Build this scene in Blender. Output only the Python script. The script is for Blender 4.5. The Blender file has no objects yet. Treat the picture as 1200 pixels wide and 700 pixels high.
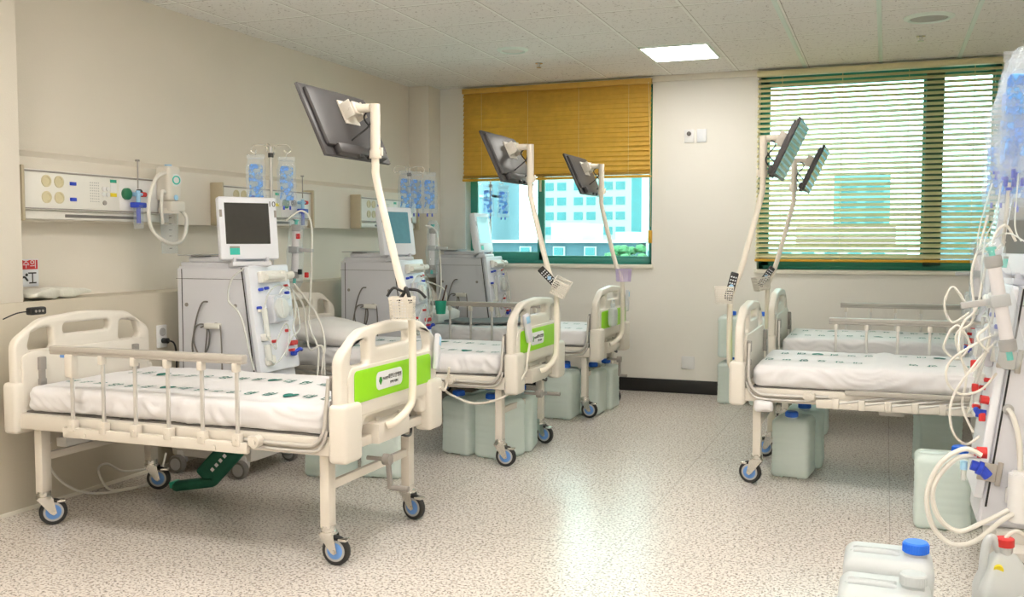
import bpy, bmesh, math, random
from mathutils import Vector, Matrix, noise
random.seed(7)
sc = bpy.context.scene
COL = sc.collection
PI = math.pi

# ------------------------------------------------------------------ camera, world, lights, exposure
cam_d = bpy.data.cameras.new('camera'); cam = bpy.data.objects.new('camera', cam_d); COL.objects.link(cam)
cam_d.sensor_width = 36; cam_d.lens = 1144 / 1200 * 36; cam_d.clip_end = 600
cam.location = (0, 0, 1.30)
cam.rotation_euler = (math.radians(90 - 3.352), 0, math.radians(20.95))
sc.camera = cam
sc.view_settings.view_transform = 'Standard'; sc.view_settings.look = 'None'
sc.view_settings.gamma = 1; sc.view_settings.use_curve_mapping = False
sc.view_settings.exposure = 0.32
sc.cycles.use_denoising = True
sc.cycles.max_bounces = 10; sc.cycles.transparent_max_bounces = 24; sc.cycles.diffuse_bounces = 5
sc.cycles.caustics_reflective = False; sc.cycles.caustics_refractive = False
sc.cycles.sample_clamp_indirect = 6

SKY = 5.2
LAMP = 20.5
w = bpy.data.worlds.new('world'); sc.world = w; w.use_nodes = True
nt = w.node_tree; nt.nodes.clear()
wo = nt.nodes.new('ShaderNodeOutputWorld'); bg = nt.nodes.new('ShaderNodeBackground')
tc = nt.nodes.new('ShaderNodeTexCoord'); sx = nt.nodes.new('ShaderNodeSeparateXYZ'); rp = nt.nodes.new('ShaderNodeValToRGB')
rp.color_ramp.elements[0].position = 0.0; rp.color_ramp.elements[0].color = (1.0, .98, .95, 1)
rp.color_ramp.elements[1].position = 0.6; rp.color_ramp.elements[1].color = (1.0, .97, .94, 1)
nt.links.new(tc.outputs['Generated'], sx.inputs[0]); nt.links.new(sx.outputs['Z'], rp.inputs[0])
nt.links.new(rp.outputs[0], bg.inputs[0]); bg.inputs[1].default_value = SKY; nt.links.new(bg.outputs[0], wo.inputs[0])

# ------------------------------------------------------------------ materials
M = {}
def mat(name, col, rough=.5, metal=0, noise_amt=0, nscale=30, bump=0, bscale=60, emit=None, estr=0, trans=0, coat=0, spec=None, tl=0):
    m = bpy.data.materials.new(name); m.use_nodes = True; t = m.node_tree; b = t.nodes['Principled BSDF']
    b.inputs['Roughness'].default_value = rough; b.inputs['Metallic'].default_value = metal
    b.inputs['Base Color'].default_value = (*col, 1)
    if spec is not None: b.inputs['Specular IOR Level'].default_value = spec
    if coat: b.inputs['Coat Weight'].default_value = coat
    if noise_amt or bump:
        co = t.nodes.new('ShaderNodeTexCoord')
    if noise_amt:
        n = t.nodes.new('ShaderNodeTexNoise'); n.inputs['Scale'].default_value = nscale; n.inputs['Detail'].default_value = 4
        mx = t.nodes.new('ShaderNodeMix'); mx.data_type = 'RGBA'
        mx.inputs[6].default_value = (*[c * (1 - noise_amt) for c in col], 1); mx.inputs[7].default_value = (*[min(1, c * (1 + noise_amt)) for c in col], 1)
        t.links.new(co.outputs['Object'], n.inputs['Vector']); t.links.new(n.outputs['Fac'], mx.inputs[0]); t.links.new(mx.outputs[2], b.inputs['Base Color'])
    if bump:
        n2 = t.nodes.new('ShaderNodeTexNoise'); n2.inputs['Scale'].default_value = bscale; n2.inputs['Detail'].default_value = 3
        bp = t.nodes.new('ShaderNodeBump'); bp.inputs['Strength'].default_value = bump; bp.inputs['Distance'].default_value = .01
        t.links.new(co.outputs['Object'], n2.inputs['Vector']); t.links.new(n2.outputs['Fac'], bp.inputs['Height']); t.links.new(bp.outputs[0], b.inputs['Normal'])
    if emit: b.inputs['Emission Color'].default_value = (*emit, 1); b.inputs['Emission Strength'].default_value = estr
    if tl:
        mixs = t.nodes.new('ShaderNodeMixShader'); tr = t.nodes.new('ShaderNodeBsdfTranslucent'); mixs.inputs[0].default_value = tl
        tr.inputs[0].default_value = (*col, 1)
        t.links.new(b.outputs[0], mixs.inputs[1]); t.links.new(tr.outputs[0], mixs.inputs[2]); t.links.new(mixs.outputs[0], t.nodes['Material Output'].inputs[0])
    if trans:
        mixs = t.nodes.new('ShaderNodeMixShader'); tr = t.nodes.new('ShaderNodeBsdfTransparent'); mixs.inputs[0].default_value = trans
        tr.inputs[0].default_value = (*[.6 + .4 * c for c in col], 1)
        t.links.new(b.outputs[0], mixs.inputs[1]); t.links.new(tr.outputs[0], mixs.inputs[2]); t.links.new(mixs.outputs[0], t.nodes['Material Output'].inputs[0])
    M[name] = m; return m

mat('wall', (.79, .74, .655), .85, noise_amt=.03, nscale=3, bump=.08, bscale=180)
mat('wall_back', (.84, .815, .76), .85, noise_amt=.02, nscale=3, bump=.08, bscale=180)
mat('wainscot', (.60, .55, .45), .6, noise_amt=.03, nscale=4)
mat('trim', (.80, .76, .66), .6, noise_amt=.02)
mat('black_base', (.012, .012, .012), .35, noise_amt=.2)
mat('tbar', (.80, .90, .84), .5, noise_amt=.02)
mat('cream', (.70, .655, .585), .38, noise_amt=.02, nscale=8)
mat('bedplastic', (.73, .69, .62), .42, noise_amt=.02, nscale=6)
mat('pole', (.84, .78, .68), .32, noise_amt=.015)
mat('alu', (.62, .60, .57), .38, metal=.55, noise_amt=.03)
mat('railgrey', (.43, .40, .36), .42, noise_amt=.03)
mat('postgrey', (.60, .585, .56), .35, metal=.3, noise_amt=.03)
mat('chrome', (.72, .71, .68), .18, metal=1, noise_amt=.03)
mat('darkgrey', (.17, .16, .15), .5, noise_amt=.05)
mat('midgrey', (.30, .28, .26), .5, noise_amt=.05)
mat('black', (.012, .012, .013), .45, noise_amt=.2)
mat('tvback', (.05, .046, .048), .42, noise_amt=.06)
mat('tvscreen', (.01, .011, .013), .06, noise_amt=.02)
mat('rubber', (.02, .02, .02), .6, noise_amt=.1)
mat('hubblue', (.13, .30, .68), .4, noise_amt=.05)
mat('sheet', (.76, .75, .765), .85, noise_amt=.02, nscale=5, bump=.35, bscale=9)
mat('pillow', (.80, .78, .77), .85, noise_amt=.03, nscale=6, bump=.3, bscale=12)
mat('print', (.01, .17, .14), .8, noise_amt=.1)
mat('green', (.30, .72, .01), .4, noise_amt=.02)
mat('labelwhite', (.78, .80, .84), .4, noise_amt=.02)
mat('ink', (.04, .04, .04), .6, noise_amt=.05)
mat('inkgreen', (.03, .28, .03), .6, noise_amt=.05)
mat('machine', (.66, .67, .72), .42, noise_amt=.015, nscale=5)
mat('machine_white', (.80, .83, .90), .38, noise_amt=.015, nscale=5)
mat('machine_base', (.66, .64, .60), .5, noise_amt=.02)
mat('screen', (.045, .045, .042), .10, noise_amt=.1)
mat('screen_lit', (.16, .38, .48), .12, noise_amt=.1)
mat('teal', (.03, .50, .42), .5, noise_amt=.04)
mat('red', (.62, .03, .03), .4, noise_amt=.05)
mat('blue', (.02, .06, .55), .4, noise_amt=.05)
mat('capblue', (.02, .17, .80), .38, noise_amt=.04)
mat('lightblue', (.35, .62, .85), .4, noise_amt=.04)
mat('tube', (.84, .82, .76), .3, noise_amt=.02, trans=.12)
mat('cleartube', (.85, .87, .84), .2, noise_amt=.02, trans=.35)
mat('film', (.88, .93, .97), .10, noise_amt=.02, trans=.84)
mat('fluid', (.80, .88, .94), .15, noise_amt=.02, trans=.55)
mat('fibre', (.80, .74, .74), .4, noise_amt=.03)
mat('jerry', (.88, .96, .93), .35, noise_amt=.03, nscale=10, tl=.45)
mat('jerry_white', (.74, .77, .78), .35, noise_amt=.02, nscale=10, tl=.4)
mat('yellow', (.85, .70, .03), .5, noise_amt=.05)
mat('panel', (.78, .77, .72), .45, noise_amt=.015)
mat('panel_end', (.55, .48, .34), .5, noise_amt=.03)
mat('socket', (.62, .56, .36), .5, noise_amt=.05)
mat('frame_dark', (.035, .085, .055), .35, noise_amt=.04)
mat('frame_teal', (.045, .30, .24), .35, noise_amt=.04)
mat('wood', (.64, .39, .075), .45, noise_amt=.2, nscale=14)
mat('slat', (.72, .65, .38), .45, noise_amt=.05)  # same blind wood with a daylit yellow put into the colour; cords share it
mat('strip', (.66, .36, .02), .45, noise_amt=.1)
mat('greencloth', (.01, .12, .075), .7, noise_amt=.2, bump=.4)
mat('greenplastic', (.02, .38, .24), .4, noise_amt=.05)
mat('gasgreen', (.01, .16, .07), .4, noise_amt=.05)
mat('brown', (.10, .04, .025), .5, noise_amt=.1)
mat('greycloth', (.22, .215, .22), .85, noise_amt=.1, bump=.4)
mat('packwhite', (.78, .78, .70), .5, noise_amt=.05, bump=.4, trans=.1)
mat('lilac', (.62, .52, .74), .5, noise_amt=.05)
mat('facade', (.30, .39, .375), .9, noise_amt=.04, nscale=1)
mat('facade_cyan', (.14, .30, .31), .9, noise_amt=.04, nscale=1)
mat('facade_blue', (.17, .25, .31), .9, noise_amt=.06, nscale=.3)
mat('facade_grey', (.06, .11, .14), .9, noise_amt=.06, nscale=1)
mat('facade_pink', (.34, .20, .21), .9, noise_amt=.06, nscale=1)
mat('facade_white', (.42, .48, .47), .9, noise_amt=.04, nscale=1)
mat('glassfar', (.03, .15, .17), .3, noise_amt=.25, nscale=.8)
mat('ground', (.55, .56, .52), .9, noise_amt=.1, nscale=.1)
mat('leaf', (.06, .17, .07), .8, noise_amt=.3, nscale=3)
mat('lampface', (1, 1, 1), .5, noise_amt=.01, emit=(1, .955, .89), estr=LAMP)
mat('tray', (.42, .42, .42), .45, noise_amt=.03)
mat('outlet', (.80, .80, .80), .4, noise_amt=.02)

# blue printing seen through the solution bags
m = mat('blueprint', (.05, .38, .95), .4); t = m.node_tree; b = t.nodes['Principled BSDF']
n = t.nodes.new('ShaderNodeTexNoise'); n.inputs['Scale'].default_value = 26; n.inputs['Detail'].default_value = 5
co = t.nodes.new('ShaderNodeTexCoord'); r = t.nodes.new('ShaderNodeValToRGB'); r.color_ramp.elements[0].position = .47; r.color_ramp.elements[1].position = .60
tr = t.nodes.new('ShaderNodeBsdfTransparent'); tr.inputs[0].default_value = (.85, .93, 1, 1); mx = t.nodes.new('ShaderNodeMixShader')
t.links.new(co.outputs['Object'], n.inputs['Vector']); t.links.new(n.outputs['Fac'], r.inputs[0]); t.links.new(r.outputs[0], mx.inputs[0])
t.links.new(tr.outputs[0], mx.inputs[1]); t.links.new(b.outputs[0], mx.inputs[2]); t.links.new(mx.outputs[0], t.nodes['Material Output'].inputs[0])

# window glass: thin tinted pane
m = bpy.data.materials.new('glass'); m.use_nodes = True; t = m.node_tree; t.nodes.clear()
o_ = t.nodes.new('ShaderNodeOutputMaterial'); tr = t.nodes.new('ShaderNodeBsdfTransparent'); tr.inputs[0].default_value = (.74, .97, .96, 1)
gl = t.nodes.new('ShaderNodeBsdfGlossy'); gl.inputs['Roughness'].default_value = .02; fr = t.nodes.new('ShaderNodeFresnel'); fr.inputs[0].default_value = 1.35
mx = t.nodes.new('ShaderNodeMixShader'); t.links.new(fr.outputs[0], mx.inputs[0]); t.links.new(tr.outputs[0], mx.inputs[1]); t.links.new(gl.outputs[0], mx.inputs[2]); t.links.new(mx.outputs[0], o_.inputs[0])
M['glass'] = m

# speckled terrazzo sheet floor with fine seams
m = bpy.data.materials.new('floor'); m.use_nodes = True; t = m.node_tree; b = t.nodes['Principled BSDF']
co = t.nodes.new('ShaderNodeTexCoord')
def vor(scale, lo, hi, c0, c1, prev):
    v = t.nodes.new('ShaderNodeTexNoise'); v.inputs['Scale'].default_value = scale; v.inputs['Detail'].default_value = 2.5; v.inputs['Roughness'].default_value = .6
    r = t.nodes.new('ShaderNodeValToRGB'); r.color_ramp.elements[0].position = lo; r.color_ramp.elements[1].position = hi
    r.color_ramp.elements[0].color = (1, 1, 1, 1); r.color_ramp.elements[1].color = (0, 0, 0, 1)
    x = t.nodes.new('ShaderNodeMix'); x.data_type = 'RGBA'
    t.links.new(co.outputs['Object'], v.inputs['Vector']); t.links.new(v.outputs['Fac'], r.inputs[0]); t.links.new(r.outputs[0], x.inputs[0])
    if prev is None: x.inputs[6].default_value = (*c0, 1)
    else: t.links.new(prev, x.inputs[6])
    x.inputs[7].default_value = (*c1, 1); return x.outputs[2]
c = vor(70, .40, .47, (.70, .65, .60), (.42, .365, .32), None)
c = vor(105, .38, .43, None, (.12, .10, .10), c)
sp = t.nodes.new('ShaderNodeSeparateXYZ'); t.links.new(co.outputs['Object'], sp.inputs[0])
def math_(op, a, v=None, v2=None):
    n = t.nodes.new('ShaderNodeMath'); n.operation = op
    t.links.new(a, n.inputs[0])
    if v is not None:
        if isinstance(v, (int, float)): n.inputs[1].default_value = v
        else: t.links.new(v, n.inputs[1])
    return n.outputs[0]
def seam(out, off, period, wd):
    a = math_('ADD', out, -off + 100 * period); a = math_('MODULO', a, period); a = math_('SUBTRACT', a, 0.0)
    return math_('LESS_THAN', a, wd)
s = math_('MAXIMUM', seam(sp.outputs['X'], .04, 1.07, .003), seam(sp.outputs['Y'], 5.81, 1.85, .004))
x = t.nodes.new('ShaderNodeMix'); x.data_type = 'RGBA'; sf = math_('MULTIPLY', s, .55); t.links.new(sf, x.inputs[0]); t.links.new(c, x.inputs[6]); x.inputs[7].default_value = (.2, .17, .15, 1)
t.links.new(x.outputs[2], b.inputs['Base Color'])
b.inputs['Roughness'].default_value = .27; b.inputs['Specular IOR Level'].default_value = .5
n = t.nodes.new('ShaderNodeTexNoise'); n.inputs['Scale'].default_value = 2.2; bp = t.nodes.new('ShaderNodeBump'); bp.inputs['Strength'].default_value = .12; bp.inputs['Distance'].default_value = .03
t.links.new(co.outputs['Object'], n.inputs['Vector']); t.links.new(n.outputs['Fac'], bp.inputs['Height']); t.links.new(bp.outputs[0], b.inputs['Normal'])
M['floor'] = m

# fissured mineral ceiling tiles on a grid
m = bpy.data.materials.new('ceiling'); m.use_nodes = True; t = m.node_tree; b = t.nodes['Principled BSDF']; b.inputs['Roughness'].default_value = .95
co = t.nodes.new('ShaderNodeTexCoord'); sp = t.nodes.new('ShaderNodeSeparateXYZ'); t.links.new(co.outputs['Object'], sp.inputs[0])
c = vor(55, .33, .38, (.87, .85, .82), (.50, .46, .43), None)
lx = seam(sp.outputs['X'], -.07 - .009, .55, .018); ly = seam(sp.outputs['Y'], 5.30 - .009, .565, .018)
ln = math_('MAXIMUM', lx, ly)
x = t.nodes.new('ShaderNodeMix'); x.data_type = 'RGBA'; t.links.new(ln, x.inputs[0]); t.links.new(c, x.inputs[6]); x.inputs[7].default_value = (.97, .97, .93, 1)
ex = seam(sp.outputs['X'], -.07 + .009, .55, .005); ey = seam(sp.outputs['Y'], 5.30 + .009, .565, .007); e = math_('MULTIPLY', math_('MAXIMUM', ex, ey), .6)
x2 = t.nodes.new('ShaderNodeMix'); x2.data_type = 'RGBA'; t.links.new(e, x2.inputs[0]); t.links.new(x.outputs[2], x2.inputs[6]); x2.inputs[7].default_value = (.25, .21, .17, 1)
t.links.new(x2.outputs[2], b.inputs['Base Color']); M['ceiling'] = m

# ------------------------------------------------------------------ mesh helpers
class MB:
    def __init__(s): s.v = []; s.f = []
    def add(s, vs, fs, T=None):
        o = len(s.v)
        s.v += [tuple(T @ Vector(p)) if T else tuple(p) for p in vs]; s.f += [tuple(i + o for i in q) for q in fs]; return s
    def addbm(s, bm, T=None):
        bm.verts.index_update(); return s.add([v.co.copy() for v in bm.verts], [[v.index for v in f.verts] for f in bm.faces], T)
    def addmesh(s, me, T=None): return s.add([v.co.copy() for v in me.vertices], [list(p.vertices) for p in me.polygons], T)
    def box(s, c, d, bev=0, T=None, seg=2):
        bm = bmesh.new(); bmesh.ops.create_cube(bm, size=1, matrix=Matrix.Diagonal((*d, 1)))
        if bev: bmesh.ops.bevel(bm, geom=bm.edges[:], offset=min(bev, min(d) * .49), segments=seg, affect='EDGES', profile=.5)
        X = Matrix.Translation(c); s.addbm(bm, (T @ X) if T else X); bm.free(); return s
    def b2(s, lo, hi, bev=0, T=None, seg=2):
        return s.box([(a + b) / 2 for a, b in zip(lo, hi)], [abs(b - a) for a, b in zip(lo, hi)], bev, T, seg)
    def tube(s, pts, r, seg=10, sm=0, closed=False, T=None):
        pts = [Vector(p) for p in pts]
        if sm: pts = smooth(pts, sm, closed)
        rr = r if isinstance(r, (list, tuple)) else None
        vs = []; fs = []; n = len(pts); prev = None
        for i, p in enumerate(pts):
            if closed: d = pts[(i + 1) % n] - pts[i - 1]
            else: d = pts[min(i + 1, n - 1)] - pts[max(i - 1, 0)]
            d = d.normalized() if d.length > 1e-9 else Vector((0, 0, 1))
            if prev is None: u = d.orthogonal().normalized()
            else:
                u = prev - d * prev.dot(d); u = u.normalized() if u.length > 1e-6 else d.orthogonal().normalized()
            prev = u; v = d.cross(u); R_ = rr[i] if rr else r
            for k in range(seg):
                a = 2 * PI * k / seg; vs.append(p + u * math.cos(a) * R_ + v * math.sin(a) * R_)
        for i in range(n if closed else n - 1):
            for k in range(seg):
                a = i * seg + k; b_ = i * seg + (k + 1) % seg; j = ((i + 1) % n) * seg
                fs.append((a, b_, j + (k + 1) % seg, j + k))
        if not closed: fs.append(tuple(range(seg - 1, -1, -1))); fs.append(tuple((n - 1) * seg + k for k in range(seg)))
        return s.add(vs, fs, T)
    def cyl(s, a, b_, r, seg=20, r2=None, T=None): return s.tube([a, b_], [r, r if r2 is None else r2], seg, T=T)
    def lathe(s, prof, c=(0, 0, 0), seg=24, T=None, axis=None):
        vs = []; fs = []
        for (r, z) in prof:
            for k in range(seg): a = 2 * PI * k / seg; vs.append((r * math.cos(a), r * math.sin(a), z))
        for i in range(len(prof) - 1):
            for k in range(seg): fs.append((i * seg + k, i * seg + (k + 1) % seg, (i + 1) * seg + (k + 1) % seg, (i + 1) * seg + k))
        fs.append(tuple(range(seg - 1, -1, -1))); fs.append(tuple((len(prof) - 1) * seg + k for k in range(seg)))
        X = Matrix.Translation(c)
        if axis is not None: X = X @ Vector((0, 0, 1)).rotation_difference(Vector(axis)).to_matrix().to_4x4()
        return s.add(vs, fs, (T @ X) if T else X)
    def soft(s, c, d, r, n=(12, 12, 6), fn=None, T=None):
        """box with round edges of radius r, cut into a fine grid; fn moves each point"""
        hx, hy, hz = [q / 2 for q in d]; vs = {}; out = []; fs = []
        def V(i, j, k):
            key = (i, j, k)
            if key not in vs:
                p = Vector(((2 * i / n[0] - 1) * hx, (2 * j / n[1] - 1) * hy, (2 * k / n[2] - 1) * hz))
                q = Vector((max(-hx + r, min(hx - r, p.x)), max(-hy + r, min(hy - r, p.y)), max(-hz + r, min(hz - r, p.z))))
                dd = p - q
                if dd.length > 1e-9: p = q + dd.normalized() * r
                if fn: p = Vector(fn(p))
                vs[key] = len(out); out.append(p + Vector(c))
            return vs[key]
        for (A, B, C_) in ((0, 1, 2), (1, 2, 0), (2, 0, 1)):
            for side in (0, n[C_]):
                for i in range(n[A]):
                    for j in range(n[B]):
                        def K(a, b_):
                            q = [0, 0, 0]; q[A] = a; q[B] = b_; q[C_] = side; return V(*q)
                        f = (K(i, j), K(i + 1, j), K(i + 1, j + 1), K(i, j + 1)); fs.append(f if side else f[::-1])
        return s.add(out, fs, T)
    def me(s, name, m, ang=40):
        me = bpy.data.meshes.new(name); me.from_pydata(s.v, [], s.f); me.update()
        bm = bmesh.new(); bm.from_mesh(me); bmesh.ops.recalc_face_normals(bm, faces=bm.faces[:]); bm.to_mesh(me); bm.free()
        for p in me.polygons: p.use_smooth = True
        me.set_sharp_from_angle(angle=math.radians(ang)); me.materials.append(M[m]); return me
    def obj(s, name, m, parent=None, loc=None, rot=None, ang=40):
        o = bpy.data.objects.new(name, s.me(name, m, ang)); COL.objects.link(o)
        if parent: o.parent = parent
        if loc: o.location = loc
        if rot: o.rotation_euler = rot
        return o

def smooth(P_, k, closed=False):
    out = []; n = len(P_)
    for i in range(n if closed else n - 1):
        if closed: a, b_, c_, d = P_[i - 1], P_[i], P_[(i + 1) % n], P_[(i + 2) % n]
        else: a, b_, c_, d = P_[max(i - 1, 0)], P_[i], P_[i + 1], P_[min(i + 2, n - 1)]
        for j in range(k):
            t_ = j / k
            out.append(.5 * ((2 * b_) + (c_ - a) * t_ + (2 * a - 5 * b_ + 4 * c_ - d) * t_ ** 2 + (3 * b_ - a - 3 * c_ + d) * t_ ** 3))
    if not closed: out.append(P_[-1])
    return out

def rpoly(pts, rad, seg=6):
    out = []; n = len(pts)
    for i in range(n):
        r = rad[i] if isinstance(rad, (list, tuple)) else rad
        p = Vector(pts[i]); a = Vector(pts[i - 1]); c_ = Vector(pts[(i + 1) % n])
        if r <= 0: out.append(tuple(p)); continue
        u = (a - p).normalized(); v = (c_ - p).normalized(); th = u.angle(v) / 2
        d = min(r / math.tan(th), (a - p).length * .49, (c_ - p).length * .49); r2 = d * math.tan(th)
        cen = p + (u + v).normalized() * (r2 / math.sin(th)); s0 = p + u * d - cen; s1 = p + v * d - cen
        a0 = math.atan2(s0.y, s0.x); da = (math.atan2(s1.y, s1.x) - a0 + PI) % (2 * PI) - PI
        for k in range(seg + 1): q = a0 + da * k / seg; out.append((cen.x + r2 * math.cos(q), cen.y + r2 * math.sin(q)))
    return out
def rect(x0, y0, x1, y1, r): return rpoly([(x0, y0), (x1, y0), (x1, y1), (x0, y1)], r)

def plate(outer, holes, depth, bev, T):
    """flat board with holes, thickness along local z, edges rounded; returned as a mesh moved by T"""
    cu = bpy.data.curves.new('c', 'CURVE'); cu.dimensions = '2D'; cu.fill_mode = 'BOTH'
    for poly in [outer] + holes:
        sp = cu.splines.new('POLY'); sp.points.add(len(poly) - 1); sp.use_cyclic_u = True
        for i, p in enumerate(poly): sp.points[i].co = (p[0], p[1], 0, 1)
    cu.extrude = depth / 2 - bev; cu.bevel_depth = bev; cu.bevel_resolution = 2; cu.offset = -bev
    o = bpy.data.objects.new('c', cu); COL.objects.link(o); dg = bpy.context.evaluated_depsgraph_get()
    me = bpy.data.meshes.new_from_object(o.evaluated_get(dg)); bpy.data.objects.remove(o); bpy.data.curves.remove(cu)
    me.transform(T); bm = bmesh.new(); bm.from_mesh(me); bmesh.ops.remove_doubles(bm, verts=bm.verts[:], dist=1e-5); bm.to_mesh(me); bm.free(); return me
def textmesh(body, size, T, ext=.0004, align='CENTER', bold=0):
    cu = bpy.data.curves.new('t', 'FONT'); cu.body = body; cu.size = size; cu.extrude = ext; cu.align_x = align; cu.align_y = 'CENTER'; cu.resolution_u = 3; cu.offset = bold
    o = bpy.data.objects.new('t', cu); COL.objects.link(o); dg = bpy.context.evaluated_depsgraph_get()
    me = bpy.data.meshes.new_from_object(o.evaluated_get(dg)); bpy.data.objects.remove(o); bpy.data.curves.remove(cu)
    me.transform(T); return me
# frames: local (x,y) of a drawing -> world (y,z) facing +x or -x, (x,z) facing -y
FX = Matrix(((0, 0, 1, 0), (1, 0, 0, 0), (0, 1, 0, 0), (0, 0, 0, 1)))          # drawing faces +x
FNY = Matrix(((1, 0, 0, 0), (0, 0, -1, 0), (0, 1, 0, 0), (0, 0, 0, 1)))        # drawing faces -y
def TR(*p): return Matrix.Translation(p)
def RZ(a): return Matrix.Rotation(a, 4, 'Z')
def RX(a): return Matrix.Rotation(a, 4, 'X')
def RY(a): return Matrix.Rotation(a, 4, 'Y')

def tag(o, label=None, cat=None, group=None, kind=None):
    if label: o['label'] = label
    if cat: o['category'] = cat
    if group: o['group'] = group
    if kind: o['kind'] = kind
    return o
def thing(name, label, cat, loc=(0, 0, 0), rz=0, group=None):
    o = bpy.data.objects.new(name, None); COL.objects.link(o); o.location = loc; o.rotation_euler = (0, 0, rz); o.empty_display_size = .1
    return tag(o, label, cat, group)
def kids(o): return [c for c in COL.objects if c.parent == o]
def copy_tree(o, loc=None, rz=None, label=None, group=None, parent=None):
    ch = kids(o); c = o.copy(); COL.objects.link(c); c.parent = parent
    if loc is not None: c.location = loc
    if rz is not None: c.rotation_euler = (0, 0, rz)
    if label: c['label'] = label
    if group: c['group'] = group
    for k in ch: copy_tree(k, parent=c)
    return c
def struct(o): o['kind'] = 'structure'; return o

# ------------------------------------------------------------------ the room
XL, XR, YB, YF, H = -4.08, 1.45, 8.28, -1.2, 2.70
struct(MB().b2((XL - .3, YF - .2, -.1), (XR + .2, YB + .3, 0)).obj('floor', 'floor'))
struct(MB().b2((XL - .3, YF - .2, H), (XR + .2, YB + .3, H + .1)).obj('ceiling', 'ceiling'))
wl = struct(MB().b2((XL - .2, YF, 0), (XL, YB + .2, H)).obj('wall_left', 'wall'))
struct(MB().b2((XR, YF, 0), (XR + .2, YB + .2, H)).obj('wall_right', 'wall'))
struct(MB().b2((XL, YF - .2, 0), (XR, YF, H)).obj('wall_front', 'wall'))
# projecting service wainscot with ledge, the rail band above it, the near pier and the corner pier
struct(MB().b2((XL, YF, 0), (-3.85, YB, 1.01), .004).obj('trim_1', 'wainscot'))
struct(MB().b2((-3.851, YF, 0), (-3.842, YB, .02), .002).obj('baseboard_left', 'trim'))
mb = MB(); mb.add([(XL, 3.55, 1.40), (-3.98, 3.55, 1.40), (-3.98, 3.55, 1.72), (XL, 3.55, 1.76), (XL, YB - .25, 1.40), (-3.98, YB - .25, 1.40), (-3.98, YB - .25, 1.72), (XL, YB - .25, 1.76)],
                  [(0, 1, 2, 3), (4, 7, 6, 5), (0, 4, 5, 1), (1, 5, 6, 2), (2, 6, 7, 3), (3, 7, 4, 0)])
struct(mb.obj('trim_2', 'wall'))
struct(MB().b2((XL, 1.2, 1.01), (-3.85, 3.52, H), .003).obj('trim_3', 'wall'))
struct(MB().b2((XL, 8.03, 1.01), (-3.88, YB, H), .003).obj('trim_4', 'wall'))
# back wall with two openings
W1 = (-3.63, -1.885, 1.10, 2.66); W2 = (-1.0, .80, 1.07, 2.66)
mb = MB()
xs = [XL, W1[0], W1[1], W2[0], W2[1], XR]
for i in (0, 2, 4): mb.b2((xs[i], YB, 0), (xs[i + 1], YB + .22, H))
for W in (W1, W2):
    mb.b2((W[0], YB, 0), (W[1], YB + .22, W[2])); mb.b2((W[0], YB, W[3]), (W[1], YB + .22, H))
struct(mb.obj('wall_back', 'wall_back'))
struct(MB().b2((-3.84, YB - .012, 0), (XR, YB, .115), .002).obj('baseboard_back', 'black_base'))
struct(MB().b2((W1[1], YB - .03, H - .05), (W2[0], YB, H), .004).obj('trim_5', 'trim'))

def window(n, W, mull, left_w):
    r = struct(bpy.data.objects.new('window_%d' % n, None)); COL.objects.link(r); r.location = ((W[0] + W[1]) / 2, YB + .15, W[2])
    cx, cy, cz = r.location
    def L(lo, hi): return (lo[0] - cx, lo[1] - cy, lo[2] - cz), (hi[0] - cx, hi[1] - cy, hi[2] - cz)
    mb = MB(); y0, y1 = YB + .12, YB + .19; f = .045
    for lo, hi in (((W[0], y0, W[2]), (W[0] + f, y1, W[3])), ((W[1] - f, y0, W[2]), (W[1], y1, W[3])), ((W[0], y0, W[2]), (W[1], y1, W[2] + f)), ((W[0], y0, W[3] - f), (W[1], y1, W[3]))):
        mb.b2(*L(lo, hi), .004)
    mb.obj('window_frame', 'frame_teal', r)
    def sash(x0, x1, yy, wd, bot, fm='frame_teal'):
        mb = MB()
        for lo, hi in (((x0, yy, W[2] + .03), (x0 + wd, yy + .035, W[3] - .03)), ((x1 - wd, yy, W[2] + .03), (x1, yy + .035, W[3] - .03)), ((x0, yy, W[2] + .03), (x1, yy + .035, W[2] + .03 + bot)), ((x0, yy, W[3] - .03 - wd), (x1, yy + .035, W[3] - .03))):
            mb.b2(*L(lo, hi), .003)
        s = mb.obj('sash', fm, r)
        MB().b2(*L((x0 + wd * .8, yy + .012, W[2] + .04), (x1 - wd * .8, yy + .02, W[3] - .04))).obj('pane', 'glass', s)
        return s
    sash(W[0] + .02, mull + .03, YB + .115, left_w, .075); sash(mull - .05, W[1] - .02, YB + .155, .04, .04)
    if n == 2: MB().b2(*L((mull - .03, YB + .095, W[2] + .04), (mull + .10, YB + .114, W[3] - .04)), .004).obj('mullion_cover', 'frame_dark', r)
    MB().b2(*L((mull - .015, YB + .098, 1.75), (mull + .005, YB + .116, 1.95)), .004).obj('latch', 'outlet', r)
    MB().b2(*L((W[0] - .02, YB - .025, W[2] - .035), (W[1] + .02, YB + .12, W[2])), .006).obj('window_sill', 'trim', r)
window(1, W1, -2.93, .055)
window(2, W2, .30, .06)

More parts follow.
